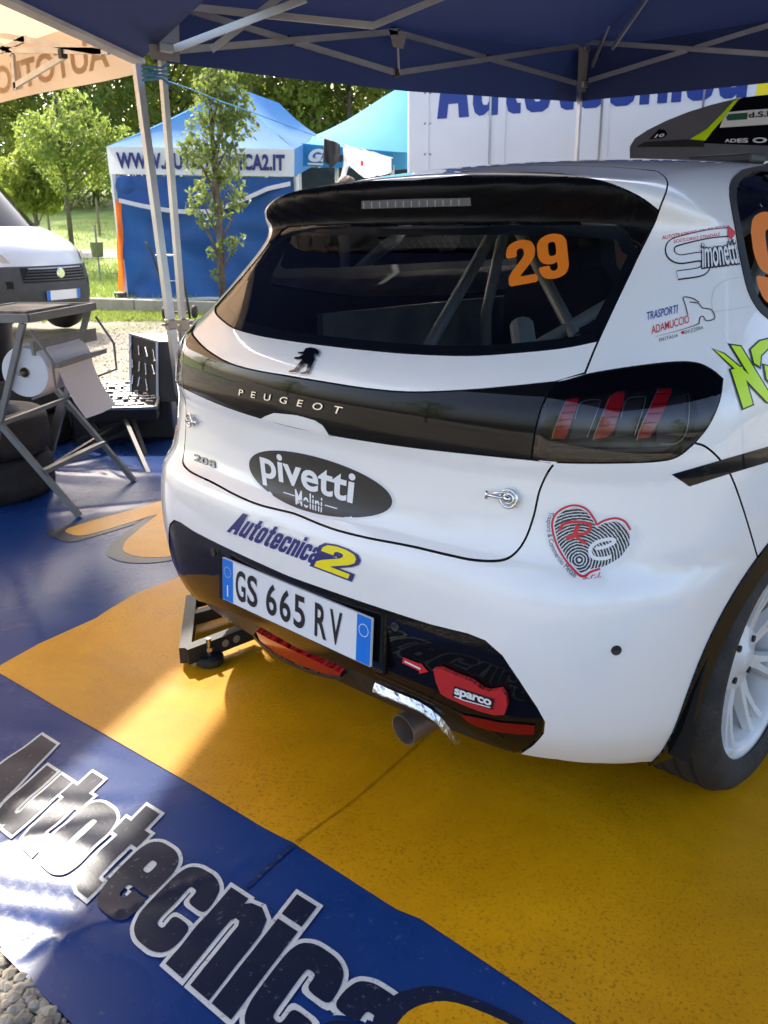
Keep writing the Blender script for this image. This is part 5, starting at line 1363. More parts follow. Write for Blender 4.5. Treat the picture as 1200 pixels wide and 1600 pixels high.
for a, b, w_, d_ in ((wdt/2, .0, wdt+.01, .014), (wdt/2, .38, wdt+.01, .014), (0, .19, .014, .38), (wdt, .19, .014, .38)):
    mb = MB(); mb.box(cl(a, b, .002), (w_, d_, .018), Rk); mb.build('case_rim', M['alu'], cb)
for i in range(7):
    for j in range(9):
        if rs.random() < .12: continue
        mb = MB(); ln = rs.choice((.045, .03, .06)); mb.box(cl(.04+i*(wdt-.08)/6+rs.uniform(-.01, .01), .035+j*.038, .008), (ln, .018, .016), Rk @ Matrix.Rotation(rs.uniform(-.3, .3), 3, 'Z'), bev=.003); mb.build('tool', M['tool_steel'], cb)
# lid standing open
lx = float(np.dot(dp(205, 560, D+.05)-cbase, ex_)); 
LP = [dp(204, 522, D+.1), dp(246, 534, D+.02), dp(247, 628, D+.02), dp(205, 616, D+.1)]
lidn = np.cross(LP[1]-LP[0], LP[3]-LP[0]); lidn /= np.linalg.norm(lidn)
if lidn @ (CAM_POS-LP[0]) < 0: lidn = -lidn
back = np.array([.14, .16, .0])
V = [p for p in LP]+[p+back for p in LP]; mb = MB(); mb.add(V, [(0, 1, 2, 3), (7, 6, 5, 4), (0, 4, 5, 1), (1, 5, 6, 2), (2, 6, 7, 3), (3, 7, 4, 0)]); lid = fix_normals(mb.build('case_lid', M['case_black'], cb))
for a, b in zip(range(4), (1, 2, 3, 0)):
    mb = MB(); mb.bar(LP[a]+lidn*.004, LP[b]+lidn*.004, .014, .012); mb.build('lid_rim', M['alu'], lid)
for k in range(11):
    u = .1+.8*(k % 4)/3.2+rs.uniform(-.03, .03); v = .15+.6*(k//4)/2.3; p = LP[0]*(1-u)*(1-v)+LP[1]*u*(1-v)+LP[2]*u*v+LP[3]*(1-u)*v+lidn*.012
    d = (LP[3]-LP[0])*rs.uniform(.12, .2)+(LP[1]-LP[0])*rs.uniform(-.1, .1); mb = MB(); mb.tube([p, p+d*.8, p+d], [.004, .004, .008], 6); mb.build('spanner', M['tool_steel'], lid)
# folding legs of the case stand and a dark crate below it
cs = thing('case_stand', tuple(gp(200, 740)), 'low black folding trestle carrying the open tool case', 'stand')
for (a, b) in (((193, 650), (232, 740)), ((205, 648), (228, 712)), ((185, 665), (70, 735)), ((200, 655), (120, 690)), ((170, 690), (130, 640)), ((210, 668), (160, 690))):
    pa = dp(*a, D-.05); pb = gp(*b) if b[1] > 705 else dp(*b, D-.05)
    if np.linalg.norm(pa-pb) < 1.6: 
        mb = MB(); mb.bar(pa, pb, .022, .022); mb.build('leg', M['matt_black'], cs)
bx_ = thing('black_crate', tuple(gp(165, 700)), 'black plastic crate under the open tool case', 'crate')
c_ = gp(190, 690); c_ = np.array([c_[0]-.15, c_[1]+.15, .14])
mb = MB(); mb.box(c_, (.62, .42, .27), Rc, bev=.02); mb.build('crate_body', M['case_black'], bx_)
mb = MB(); mb.box(c_+up*.14, (.65, .45, .03), Rc, bev=.01); mb.build('crate_lid', M['bin_black'], bx_)
mb = MB(); mb.box(c_-ey_*.215+up*.03, (.16, .015, .03), Rc, bev=.004); mb.build('crate_handle', M['grey_metal'], bx_)
# small wooden blocks on the tarp
for k, (px, py, sz) in enumerate(((105, 683, .09), (80, 690, .07))):
    p = gp(px, py); mb = MB(); mb.box((p[0], p[1], sz*.4+.01), (sz*2.4, sz*1.2, sz*.8), Matrix.Rotation(.4+k, 3, 'Z'), bev=.006)
    meta(mb.build('wood_block', M['card']), ('brown wooden block beside the black trestle' if k == 0 else 'smaller brown wooden block left of the black trestle'), 'block')
# stacked tyres at the frame's left edge
ty0 = None
for k in range(4):
    p = gp(-15, 770) if k < 2 else gp(55, 700)
    R0 = .32; z_ = .105+.21*(k if k < 3 else 1)
    if k >= 2: p = np.array([-3.85, 1.05, 0]); z_ = .105+.21*(k-2)+(.21 if k == 3 else .0)
    t = thing('loose_tyre', (p[0], p[1], z_), ['bottom black tyre of the near stack at the left edge', 'upper black tyre of the near stack at the left edge', 'bottom black tyre of the stack behind the folding stand', 'upper black tyre of the stack behind the folding stand'][k], 'tyre', 'stacked spare tyres')
    if k == 3: t.location.z = .105+.21
    mb = MB(); mb.lathe([(.205, -.10), (.24, -.104), (.29, -.10), (.315, -.07), (.318, 0), (.315, .07), (.29, .10), (.24, .104), (.205, .10)], n=48); mb.build('tread', M['rubber'], t, smooth=True, local=True)
    mb = MB(); mb.lathe([(.205, -.10), (.19, -.06), (.19, .06), (.205, .10)], n=48); mb.build('bead', M['bin_black'], t, smooth=True, local=True)
tb = thing('rubbish_bin', tuple(gp(0, 765)), 'black bin half out of frame behind the folding stand', 'bin')
pbn = gp(-12, 700); mb = MB(); mb.lathe([(.0, .02), (.20, .02), (.23, .30), (.25, .72), (.265, .73), (.265, .76), (.245, .76), (.235, .70)], (pbn[0]-.1, pbn[1], 0), n=32); mb.build('bin_body', M['bin_black'], tb, smooth=True)
mb = MB(); mb.lathe([(.262, .74), (.27, .77), (.20, .80), (.0, .81)], (pbn[0]-.1, pbn[1], 0), n=32); mb.build('bin_lid', M['bin_black'], tb, smooth=True)
# steel jack stand behind the car's left corner
js = thing('jack_stand', (-.62, .2, 0), 'black steel jack frame with a round pad under the car', 'jack')
jp = lambda px, py, z: gp(px, py, z)
j0 = jp(300, 938, .30); j1 = jp(288, 1022, .05); j2 = jp(385, 990, .10); 
def jbar(name, a, b, w, h, m='matt_black'):
    mb = MB(); mb.bar(a, b, w, h); mb.build(name, M[m], js)
a0 = np.array([-.78, .42, .06]); a1 = gp(290, 1024, .05); a2 = gp(392, 985, .055); a3 = gp(300, 940, .05); a4 = gp(392, 918, .05)
jbar('frame_bar', a1, a3, .035, .05); jbar('frame_bar', a1, a2, .035, .05); jbar('frame_bar', a3+(a1-a3)*.35, a4+(a2-a4)*.35, .03, .04); jbar('frame_bar', a3, a4, .03, .04)
for t in (.55, .72):
    c_ = a1+(a2-a1)*t; nv = np.cross(a2-a1, up); nv /= np.linalg.norm(nv)
    if nv @ (CAM_POS-c_) < 0: nv = -nv
    Rj = Vector(nv).to_track_quat('Z', 'Y').to_matrix(); mb = MB(); mb.lathe([(.0, .0185), (.012, .0185), (.012, .017)], c_, n=16, rot=Rj); mb.build('bar_hole', M['card'], js)
pp_ = gp(328, 1030, .02); mb = MB(); mb.lathe([(.0, .036), (.035, .036), (.042, .030), (.042, .012), (.036, .006), (.0, .006)], (pp_[0], pp_[1], 0), n=28); mb.build('foot_pad', M['bin_black'], js, smooth=False)
mb = MB(); mb.tube([(pp_[0], pp_[1], .03), (pp_[0], pp_[1], .09)], .008, 10); mb.lathe([(.0, .062), (.014, .062), (.014, .05), (.0, .05)], (pp_[0], pp_[1], 0), n=6); mb.build('foot_screw', M['steel'], js)
jbar('upright', a4+np.array([.02, 0, .0]), a4+np.array([.06, .02, .20]), .035, .035)
# hand truck parked in front of the blue tent
ht = thing('hand_truck', tuple(gp(268, 500)), 'black two-wheeled hand truck leaning by the kerb behind the posts', 'hand truck')
bH = 12.4; k_ = lambda px, py, db=0: kp(px, py, bH+db)
for pts in ([(226, 378), (236, 392), (249, 430), (262, 498)], [(276, 392), (285, 430), (291, 460), (297, 498)]):
    mb = MB(); mb.tube([k_(*p) for p in pts], .016, 8); mb.build('rail', M['matt_black'], ht, smooth=True)
for a, b in (((243, 399), (276, 399)), ((252, 440), (287, 440)), ((260, 488), (296, 488))):
    mb = MB(); mb.tube([k_(*a), k_(*b)], .012, 8); mb.build('cross_tube', M['alu'] if a[1] < 410 else M['matt_black'], ht)
for px, py in ((258, 489), (304, 487)):
    mb = MB(); mb.lathe([(.0, -.03), (.075, -.03), (.09, -.02), (.09, .02), (.075, .03), (.0, .03)], k_(px, py), n=24, rot=Vector(RH).to_track_quat('Z', 'Y').to_matrix()); mb.build('wheel', M['rubber'], ht, smooth=True)
mb = MB(); c_ = k_(280, 502); mb.box((c_[0], c_[1], .02), (.4, .25, .012), Matrix.Rotation(YAW, 3, 'Z')); mb.build('toe_plate', M['matt_black'], ht)
# ------------------------------------------------------------------ far tents, truck, van, second car
M['tent_blue'] = mat('tent_blue', (.10, .26, .62), .8, var=(.12, .30, .66), varscale=1.5, trans=.45)
M['tent_cyan'] = mat('tent_cyan', (.07, .38, .62), .8, var=(.09, .42, .66), varscale=1.5, trans=.45)
M['tent_cyan_dark'] = mat('tent_cyan_band', (.02, .20, .42), .8, trans=.3)
M['wall_blue'] = mat('wall_blue', (.010, .065, .22), .7, var=(.014, .078, .26), varscale=1.2, trans=.12)
M['banner_white'] = mat('banner_white', (.68, .68, .68), .75, var=(.62, .62, .62), varscale=2, trans=.15)
M['navy_print'] = mat('navy_print', (.02, .025, .13), .7)
M['truck_white'] = mat('truck_white', (.74, .76, .77), .45, var=(.70, .72, .73), varscale=1.2)
M['truck_blue'] = mat('truck_blue', (.012, .045, .26), .5)
M['tarp_orange'] = mat('orange_strip', (.80, .17, .02), .7, trans=.4)
def grid3(f, n, m): return np.array([[f(i/n, j/m) for j in range(m+1)] for i in range(n+1)])
def lerp(a, b, t): return np.asarray(a)*(1-t)+np.asarray(b)*t
def quadsheet(name, P, m, par, n=16, k=10, bulge=0.0, nrm=None, wr=0.0):
    P = [np.array(p, float) for p in P]; nn = np.cross(P[1]-P[0], P[3]-P[0]); nn /= np.linalg.norm(nn)+1e-9
    def f(u, v):
        p = lerp(lerp(P[0], P[1], u), lerp(P[3], P[2], u), v)
        return p+nn*(bulge*math.sin(math.pi*u)*math.sin(math.pi*v)+wr*(math.sin(u*19+3*v)+.6*math.sin(u*37-5*v+1))*(.3+v))
    return MB().grid(grid3(f, n, k)).build(name, m, par, smooth=True)
# tent with the white web-address banner
t1 = thing('banner_tent', tuple(wp(-3.4, 16.2, .1)), 'light blue pop-up tent with white web address banner and blue side wall', 'tent')
b1 = 15.4
FL, FR = kp(166, 229, b1), kp(460, 233, b1-.1); BR = kp(498, 212, b1+4.2); BL = FL+(BR-FR)
p1 = kp(362, 134, b1+1.8); p2 = kp(436, 161, b1+3.2)
def sagsheet(name, P, m, par, s, n=10):
    P = [np.array(p, float) for p in P]
    def f(u, v):
        p = lerp(lerp(P[0], P[1], u), lerp(P[3], P[2], u), v); p[2] -= s*math.sin(math.pi*v)*(.3+.7*math.sin(math.pi*u)); return p
    return MB().grid(grid3(f, n, n)).build(name, m, par, smooth=True)
sagsheet('roof_panel', [FL, FR, p1, p1], M['tent_blue'], t1, .22); sagsheet('roof_panel', [FR, BR, p2, p1], M['tent_blue'], t1, .15)
sagsheet('roof_panel', [BL, FL, p1, p2], M['tent_blue'], t1, .15); sagsheet('roof_panel', [BR, BL, p2, p2], M['tent_blue'], t1, .15)
vb0, vb1 = kp(171, 272, b1), kp(460, 276, b1-.1)
quadsheet('banner', [FL, FR, vb1, vb0], M['banner_white'], t1, 20, 4, 0, wr=.006)
fwd_ = -np.cross(FR-FL, [0, 0, 1.]); fwd_ /= np.linalg.norm(fwd_)
if fwd_ @ (CAM_POS-FL) < 0: fwd_ = -fwd_
V, F = norm2d(text2d('WWW.AUTOTECNICA2.IT', .045, space=1.04)); h_ = [lerp(lerp(FL, FR, .05+.90*v[0]), lerp(vb0, vb1, .05+.90*v[0]), .80-.60*v[1])+fwd_*.03 for v in V]
mb = MB(); mb.add(h_, F); mb.build('banner_lettering', M['navy_print'], t1)
quadsheet('banner', [FR, BR, BR-up*.52, vb1], M['tent_blue'], t1, 8, 3)
# front wall: upper flap hanging in a curve, lower wall with folds
w00, w01 = kp(180, 275, b1+.05), kp(456, 277, b1-.05); w10, w11 = kp(196, 466, b1+.05), kp(470, 468, b1-.05)
def wallf(u, v):
    p = lerp(lerp(w00, w01, u), lerp(w10, w11, u), v)
    return p+fwd_*(.05*math.sin(u*16+v*5)+.05*math.sin(u*7-6*v)+.05*math.sin(v*13+u*5)+.035*math.sin(29*u+4*v*v)+.03*math.sin(23*v-9*u))
MB().grid(grid3(wallf, 60, 40)).build('side_wall', M['wall_blue'], t1, smooth=True)
fl0, fl1 = kp(181, 292, b1-.08), kp(455, 288, b1-.18)
def trim(u): 
    px = 186+u*268; py = 313+18*math.sin(math.pi*min(1, u*1.15))-26*max(0, u-.55)/.45; return kp(px, py, b1-.12)+fwd_*.02
mb = MB(); mb.grid(np.array([[trim(u)-up*.035, trim(u)+up*.035] for u in np.linspace(0, 1, 30)])); mb.build('wall_trim', M['banner_white'], t1, smooth=True)
def flap(u, v): return lerp(kp(183+u*270, 277, b1-.06), trim(u), v)+fwd_*(.02*math.sin(9*u+6*v)-.02)
MB().grid(grid3(flap, 30, 8)).build('wall_flap', M['wall_blue'], t1, smooth=True)
for (a, b_) in (((176, 272), (197, 468)), ((463, 276), (470, 470))):
    mb = MB(); mb.bar(kp(*a, b1-.02), kp(*b_, b1-.02), .06, .06, up=(1, 0, 0)); mb.build('leg', M['banner_white'], t1)
for p in (BR, BL):
    mb = MB(); mb.bar(p, np.array([p[0], p[1], .1]), .05, .05, up=(1, 0, 0)); mb.build('leg', M['alu'], t1)
def strip_(u, v): return lerp(kp(181+4*v, 312+v*140, b1-.12), kp(190+5*v, 318+v*140, b1-.1), u)+fwd_*.03*math.sin(v*14)
MB().grid(grid3(strip_, 4, 20)).build('orange_strap', M['tarp_orange'], t1, smooth=True)
mb = MB(); c_ = kp(190, 463, b1); mb.box(c_, (.22, .18, .14), Matrix.Rotation(YAW, 3, 'Z'), bev=.02); mb.build('weight_block', M['matt_black'], t1)
mb = MB(); mb.box(wp(-3.2, b1-.15, .12), (3.0, .5, .02), Matrix.Rotation(YAW, 3, 'Z')); mb.build('ground_sheet', M['banner_white'], t1)
# cyan tent beyond
t2 = thing('cyan_tent', tuple(wp(-.9, 17.5, .1)), 'bright cyan pop-up tent between the banner tent and the white truck', 'tent')
b2 = 16.6
def rf(u, v):
    x = 462+u*190; ytop = [222, 214, 203, 189, 172, 153, 138, 128][min(7, int(u*7))]
    yt = np.interp(u, np.linspace(0, 1, 8), [223, 213, 201, 187, 170, 152, 136, 126]); yb = np.interp(u, [0, .8, 1], [224, 237, 239])
    return kp(x, yb+(yt-yb)*v, b2+2.2*v)
MB().grid(grid3(rf, 24, 8)).build('roof_panel', M['tent_cyan'], t2, smooth=True)
va = [kp(461, 223, b2), kp(614, 237, b2), kp(614, 266, b2), kp(465, 259, b2)]
quadsheet('valance', va, M['tent_cyan_dark'], t2, 20, 4, 0, wr=.012)
quadsheet('valance', [kp(614, 237, b2), kp(660, 236, b2+3), kp(660, 262, b2+3), kp(614, 266, b2)], M['tent_cyan_dark'], t2, 8, 4)
f2 = -FH; V, F = norm2d(text2d('G7', .06, .25)); h_ = [lerp(lerp(kp(481, 253, b2), kp(522, 255, b2), v[0]), lerp(kp(484, 232, b2), kp(524, 234, b2), v[0]), v[1])+f2*.05 for v in V]
mb = MB(); mb.add(h_, F); mb.build('valance_lettering', M['banner_white'], t2)
mb = MB(); mb.bar(kp(481, 256, b2)+f2*.04, kp(505, 257, b2)+f2*.04, .01, .03); mb.build('valance_lettering', M['banner_white'], t2)
for px in (467, 526, 613):
    t_ = kp(px, 258, b2+.05); mb = MB(); mb.bar(t_, np.array([t_[0], t_[1], .1]), .055, .055, up=(1, 0, 0)); mb.build('leg', M['alu'], t2)
quadsheet('interior_shade', [kp(466, 262, b2+2.8), kp(660, 262, b2+2.8), wp(1.0, b2+2.8, .1), wp(-1.8, b2+2.8, .1)], M['case_black'], t2, 4, 4)  # black sheet standing in for the shade inside the cyan tent
# washing on a line
wl0, wl1 = kp(497, 213, 11.2), kp(614, 247, 11.0)
mb = MB(); mb.tube([wl0, lerp(wl0, wl1, .5)-up*.01, wl1], .006, 6); meta(mb.build('washing_line', M['banner_white']), 'thin line with washing hung in front of the cyan tent', 'line')
def cloth(name, outline, m, label, cat, b, wr=.06):
    A = np.array(outline, float); sh = poly2d([(x, -y) for x, y in A])
    def mp(V):
        P = np.array([kp(x, -y, b) for x, y in V]); s = wr*(np.sin(V[:, 0]*.28)+.6*np.sin(V[:, 0]*.55+V[:, 1]*.1)); P = P-FH*s[:, None]
        N = np.broadcast_to(-FH, P.shape).copy()-RH*(wr*.28*np.cos(V[:, 0]*.28)*110/1.0*.25)[:, None]; N /= np.linalg.norm(N, axis=1)[:, None]; return P, N
    o = lay(name, sh, mp, m, None, (4, 6), .006); return meta(o, label, cat)
M['cloth_white'] = mat('cloth_white', (.74, .74, .75), .9, trans=.35)
cloth('black_shirt', [(506, 216), (531, 225), (531, 240), (537, 243), (534, 252), (527, 254), (520, 262), (519, 270), (515, 266), (513, 256), (505, 254)], M['matt_black'], 'black shirt hanging on the washing line', 'shirt', 11.15)
cloth('white_overall', [(535, 226), (552, 230), (580, 236), (611, 247), (612, 270), (585, 276), (568, 278), (550, 262), (546, 258), (541, 274), (533, 285), (532, 276), (537, 250)], M['cloth_white'], 'white overall with red print hanging on the washing line', 'overall', 11.1)
mb = MB(); c_ = kp(566, 255, 11.0); mb.box(c_, (.03, .01, .05), Matrix.Rotation(YAW, 3, 'Z')); ov_ = mb
ob = mb.build('chest_print', M['decal_red']); wo_ = [o for o in bpy.data.objects if o.name == 'white_overall'][0]; inv_parent(ob, wo_)
# white truck body with team name
trk = thing('white_truck', tuple(wp(3.5, 9.6, 0)), 'white box truck with big blue lettering behind the car', 'truck')
L0 = kp(636, 300, 9.4); L1 = kp(1300, 300, 8.4); dT = L1-L0; dT[2] = 0; lenT = 7.6; dT /= np.linalg.norm(dT); nT = np.array([dT[1], -dT[0], 0])
if nT @ (CAM_POS-L0) < 0: nT = -nT
org = np.array([L0[0], L0[1], 0])
ctr = org+dT*lenT/2-nT*1.2; Rt = Matrix(((dT[0], -nT[0], 0), (dT[1], -nT[1], 0), (0, 0, 1)))
mb = MB(); mb.box((ctr[0], ctr[1], 2.3), (lenT, 2.4, 2.9), Rt, bev=.03); mb.build('box_body', M['truck_white'], trk)
def tpt(s, z, off=0.0): return org+dT*s+up*z+nT*off
def tpx(px, py): q = onplane(px, py, org, nT); return float((q-org) @ dT), float(q[2])
for px, w_ in ((669, .012), (765, .02), (788, .012), (937, .02), (948, .012), (1093, .02)):
    s, _ = tpx(px, 220); mb = MB(); mb.bar(tpt(s, .9, .002), tpt(s, 3.7, .002), w_, .012, up=tuple(nT)); mb.build('panel_seam', M['lamp_silver'] if w_ > .015 else M['truck_white'], trk)
for k in range(12):
    for px in (664, 672):
        s, z = tpx(px, 145+k*12); mb = MB(); mb.lathe([(.0, .008), (.008, .006), (.012, .0)], tpt(s, z, .001), n=10, rot=Vector(nT).to_track_quat('Z', 'Y').to_matrix()); mb.build('rivet', M['lamp_silver'], trk) if k % 4 == 0 else None
s0, zb0 = tpx(683, 186); s1, zb1 = tpx(1166, 152)
TRUCK_TEXT = (s0, s1, (zb0+zb1)/2, tpt)
for (sc, zc) in ((1.2, .48), (6.2, .48)):
    for off in (-.15, -2.25):
        mb = MB(); c_ = tpt(sc, zc, off-.0); mb.lathe([(.0, -.12), (.30, -.12), (.46, -.13), (.48, -.10), (.48, .10), (.46, .13), (.30, .12), (.0, .12)], c_, n=32, rot=Vector(nT).to_track_quat('Z', 'Y').to_matrix()); mb.build('wheel', M['rubber'], trk, smooth=True)
mb = MB(); mb.box((ctr[0], ctr[1], .78), (lenT-.2, 2.2, .16), Rt); mb.build('chassis', M['matt_black'], trk)
c_ = org+dT*(lenT+1.0)-nT*1.2; mb = MB(); mb.box((c_[0], c_[1], 1.6), (1.9, 2.3, 2.2), Rt, bev=.15); mb.build('cab', M['truck_white'], trk)
# second rally car in front with its bonnet raised
c2_ = thing('second_rally_car', tuple(wp(3.2, 7.4, 0)), 'grey rally car with raised bonnet, green stripe and windscreen stickers beyond the roof', 'car')
M['car_grey'] = mat('car_grey', (.12, .12, .135), .35, coat=.8, var=(.14, .14, .155), varscale=3)
bo = [(984, 229), (992, 216), (1012, 203), (1040, 189), (1075, 175), (1110, 164), (1150, 154), (1200, 149), (1260, 148), (1330, 160), (1360, 235), (1200, 250), (984, 250)]
bB = 6.3
def bon(off=0.0):
    def f(V):
        P = []; 
        for x, y in V:
            py = -y; t = (235-py)/90; d = bB+.28*t-.22*math.sin(math.pi*min(1, max(0, (x-984)/376)))
            P.append(kp(x, py, d))
        P = np.array(P); N = np.broadcast_to(-FH+up*.35, P.shape).copy(); N += RH*((V[:, 0]-1172)/376*.7)[:, None]; N /= np.linalg.norm(N, axis=1)[:, None]; return P+N*off, N
    return f
def bonp(name, L, m, off, th=0.0): return lay(name, poly2d([(x, -y) for x, y in L]), bon(off), m, bn_ if name != 'bonnet' else c2_, (12, 8), th)
bn_ = None
bn_ = bonp('bonnet', bo, M['car_grey'], 0, .02)
zz = Z(960, 130, 5.0)
bonp('bonnet_panel', zz([(700, 450), (800, 320), (950, 150), (1000, 112), (1200, 90), (1500, 80), (1500, 500), (700, 470)]), M['gloss_black'], .002)
bonp('bonnet_stripe', zz([(590, 440), (720, 360), (830, 250), (930, 140), (990, 112), (960, 140), (850, 280), (770, 370), (710, 450)]), M['decal_lime'], .0035)
bonp('bonnet_sticker', zz([(870, 230), (1050, 212), (1400, 190), (1400, 310), (820, 350)]), M['decal_white'], .0035)
M['decal_green'] = mat('decal_green', (.02, .12, .06), .5)
bonp('bonnet_sticker', zz([(890, 245), (1040, 232), (1035, 285), (880, 295), (870, 270)]), M['decal_green'], .005)
V, F = norm2d(text2d('d.S.P', .03)); hq = homog([(x, -y) for x, y in zz([(1045, 275), (1240, 262), (1240, 215), (1045, 230)])]); lay('bonnet_lettering', (hq(V), F), bon(.006), M['decal_black'], bn_, (20, 20))
V, F = norm2d(text2d('ADES O', .03)); hq = homog([(x, -y) for x, y in zz([(860, 465), (1190, 470), (1190, 425), (860, 440)])]); lay('bonnet_lettering', (hq(V), F), bon(.006), M['decal_white'], bn_, (20, 20))
bonp('bonnet_sticker', zz([(270, 440), (350, 360), (395, 365), (415, 400), (380, 430)]), M['gloss_black'], .0025)
V, F = norm2d(text2d('10', .03, .2)); hq = homog([(x, -y) for x, y in zz([(310, 430), (390, 420), (390, 395), (320, 402)])]); lay('bonnet_lettering', (hq(V), F), bon(.005), M['decal_white'], bn_, (20, 20))
bonp('bonnet_vent', zz([(180, 490), (240, 460), (560, 440), (700, 450), (700, 500), (180, 500)]), M['matt_black'], .003)
# its body: the same kind of hatchback shell, standing across our car's nose
me = bpy.data.meshes.new('second_shell'); Vs = Pc.copy(); Fs = Fk
me.from_pydata([tuple(v) for v in Vs], [], Fs); me.materials.append(M['car_grey']); me.polygons.foreach_set('use_smooth', [True]*len(me.polygons)); me.update()
ob = bpy.data.objects.new('body_shell', me); COL.objects.link(ob); ob.parent = c2_
ang = math.atan2(dT[1], dT[0]); ob.rotation_euler = (0, 0, ang+math.pi/2); ob.location = Vector((0.4*dT[0]+.9, .4*dT[1]+.3, 0))
ob.scale = (.98, .98, .72)
for i, (x, y, rz) in enumerate(spots):
    w = copy_tree(wheel0, None); w.parent = ob; w.location = (x, y, .42); w.rotation_euler = (0, 0, rz); w.scale = (1, 1, 1.36)
# white van at the left edge
van = thing('white_van', tuple(gp(60, 520)), 'white van with dark grey bumper parked on the left', 'van')
M['van_white'] = mat('van_white', (.60, .61, .62), .35, coat=.6, var=(.56, .57, .58), varscale=2)
M['van_grey'] = mat('van_grey', (.035, .037, .042), .6, var=(.05, .052, .056), varscale=9)
VO = kp(94, 432, 10.6); VO = np.array([VO[0], VO[1], 0]); ca = math.radians(64)
toC = -FH; vf = toC*math.cos(ca)+RH*math.sin(ca); vr = np.cross(vf, up)          # van forward, van right
def vp(x, y, z): return VO+vr*x+vf*y+up*z
def vprof(s0, name, zs, m, hw=1.0, n=24, par=van):
    def f(u, v):
        x = (u*2-1); y0 = np.interp(v, np.linspace(0, 1, len(zs)), [p[0] for p in zs]); z = np.interp(v, np.linspace(0, 1, len(zs)), [p[1] for p in zs])
        xx = x*hw; y = y0-.50*abs(x)**2.6-.12*x*x
        return vp(xx, y, z)
    return fix_normals(MB().grid(grid3(f, n, 14)).build(name, m, par, smooth=True))
vprof(0, 'bumper', [(-.10, .26), (-.02, .34), (.02, .50), (.02, .66), (-.01, .80), (-.03, .86)], M['van_grey'])
vprof(0, 'bonnet', [(-.03, .862), (-.05, .92), (-.10, 1.02), (-.22, 1.12), (-.45, 1.22), (-.72, 1.30)], M['van_white'], .985)
vprof(0, 'windscreen', [(-.72, 1.302), (-1.0, 1.56), (-1.3, 1.84), (-1.55, 2.05)], M['gloss_black'], .93)
vprof(0, 'roof', [(-1.55, 2.052), (-1.75, 2.2), (-2.2, 2.28), (-5.0, 2.3)], M['van_white'], .92)
for s in (1, -1):
    P = [vp(s*.985, -.66, .35), vp(s*.985, -.66, .86), vp(s*.97, -.74, 1.02), vp(s*.93, -1.36, 1.31), vp(s*.90, -2.15, 2.05), vp(s*.90, -2.6, 2.28), vp(s*.92, -5.2, 2.3), vp(s*1.0, -5.2, .35)]
    mb = MB(); mb.add(P, [tuple(range(8))]); mb.build('side_panel', M['van_white'], van)
    mb = MB(); mb.lathe([(.0, -.1), (.2, -.1), (.32, -.09), (.34, 0), (.32, .09), (.2, .1), (.0, .1)], vp(s*.90, -.95, .34), n=28, rot=Vector(vr).to_track_quat('Z', 'Y').to_matrix()); mb.build('wheel', M['rubber'], van, smooth=True)
    P = []
    for u, z in ((.56, .90), (.95, .93), (.99, 1.02), (.93, 1.18), (.80, 1.10), (.60, .99)):
        x = s*u; P.append(vp(x*.985, np.interp(z, [.86, .92, 1.02, 1.12, 1.22], [-.03, -.05, -.10, -.22, -.45])-.50*u**2.6-.12*u*u+.02, z))
    mb = MB(); mb.add(P, [tuple(range(6))]); mb.build('headlight', M['lamp_silver'], van)
def vfront(x, z, o=.012): return vp(x, np.interp(z, [.26, .34, .50, .66, .80, .86], [-.10, -.02, .02, .02, -.01, -.03])-.50*abs(x)**2.6-.12*x*x+o, z)
for k in range(5):
    z = .70+k*.033
    mb = MB(); mb.tube([vfront(x, z) for x in np.linspace(-.48+.02*k, .48-.02*k, 11)], .010, 6); mb.build('grille_bar', M['lamp_silver'] if k == 4 else M['lamp_grey'], van)
Gg = np.array([[vfront(x, z, .006) for x in np.linspace(-.48, .48, 13)] for z in (.68, .76, .845)]); mb = MB(); mb.grid(Gg); mb.build('grille', M['cavity'], van)
mb = MB(); mb.lathe([(.0, .02), (.05, .02), (.062, .01), (.062, 0)], vfront(0, .77, .012), n=24, rot=Vector(vf).to_track_quat('Z', 'Y').to_matrix()); mb.build('emblem', M['chrome'], van)
Gp_ = [vfront(x, z, .03) for x, z in ((-.26, .47), (.26, .47), (.26, .58), (-.26, .58))]; mb = MB(); mb.add(Gp_, [(0, 1, 2, 3)]); pn = mb.build('number_plate', M['plate_white'], van)
for xa, xb in ((-.26, -.215), (.215, .26)):
    mb = MB(); mb.add([vfront(x, z, .034) for x, z in ((xa, .47), (xb, .47), (xb, .58), (xa, .58))], [(0, 1, 2, 3)]); mb.build('plate_band', M['plate_blue'], pn)
for s in (1, -1):
    mb = MB(); mb.add([vfront(s*x, z, .012) for x, z in ((.58, .62), (.86, .62), (.86, .70), (.58, .70))], [(0, 1, 2, 3)]); mb.build('air_slot', M['cavity'], van)
mb = MB(); mb.tube([vp(-.6, -.86, 1.33), vp(-.1, -.80, 1.34)], .012, 6); mb.tube([vp(.1, -.80, 1.33), vp(.6, -.86, 1.34)], .012, 6); mb.build('wiper', M['matt_black'], van)
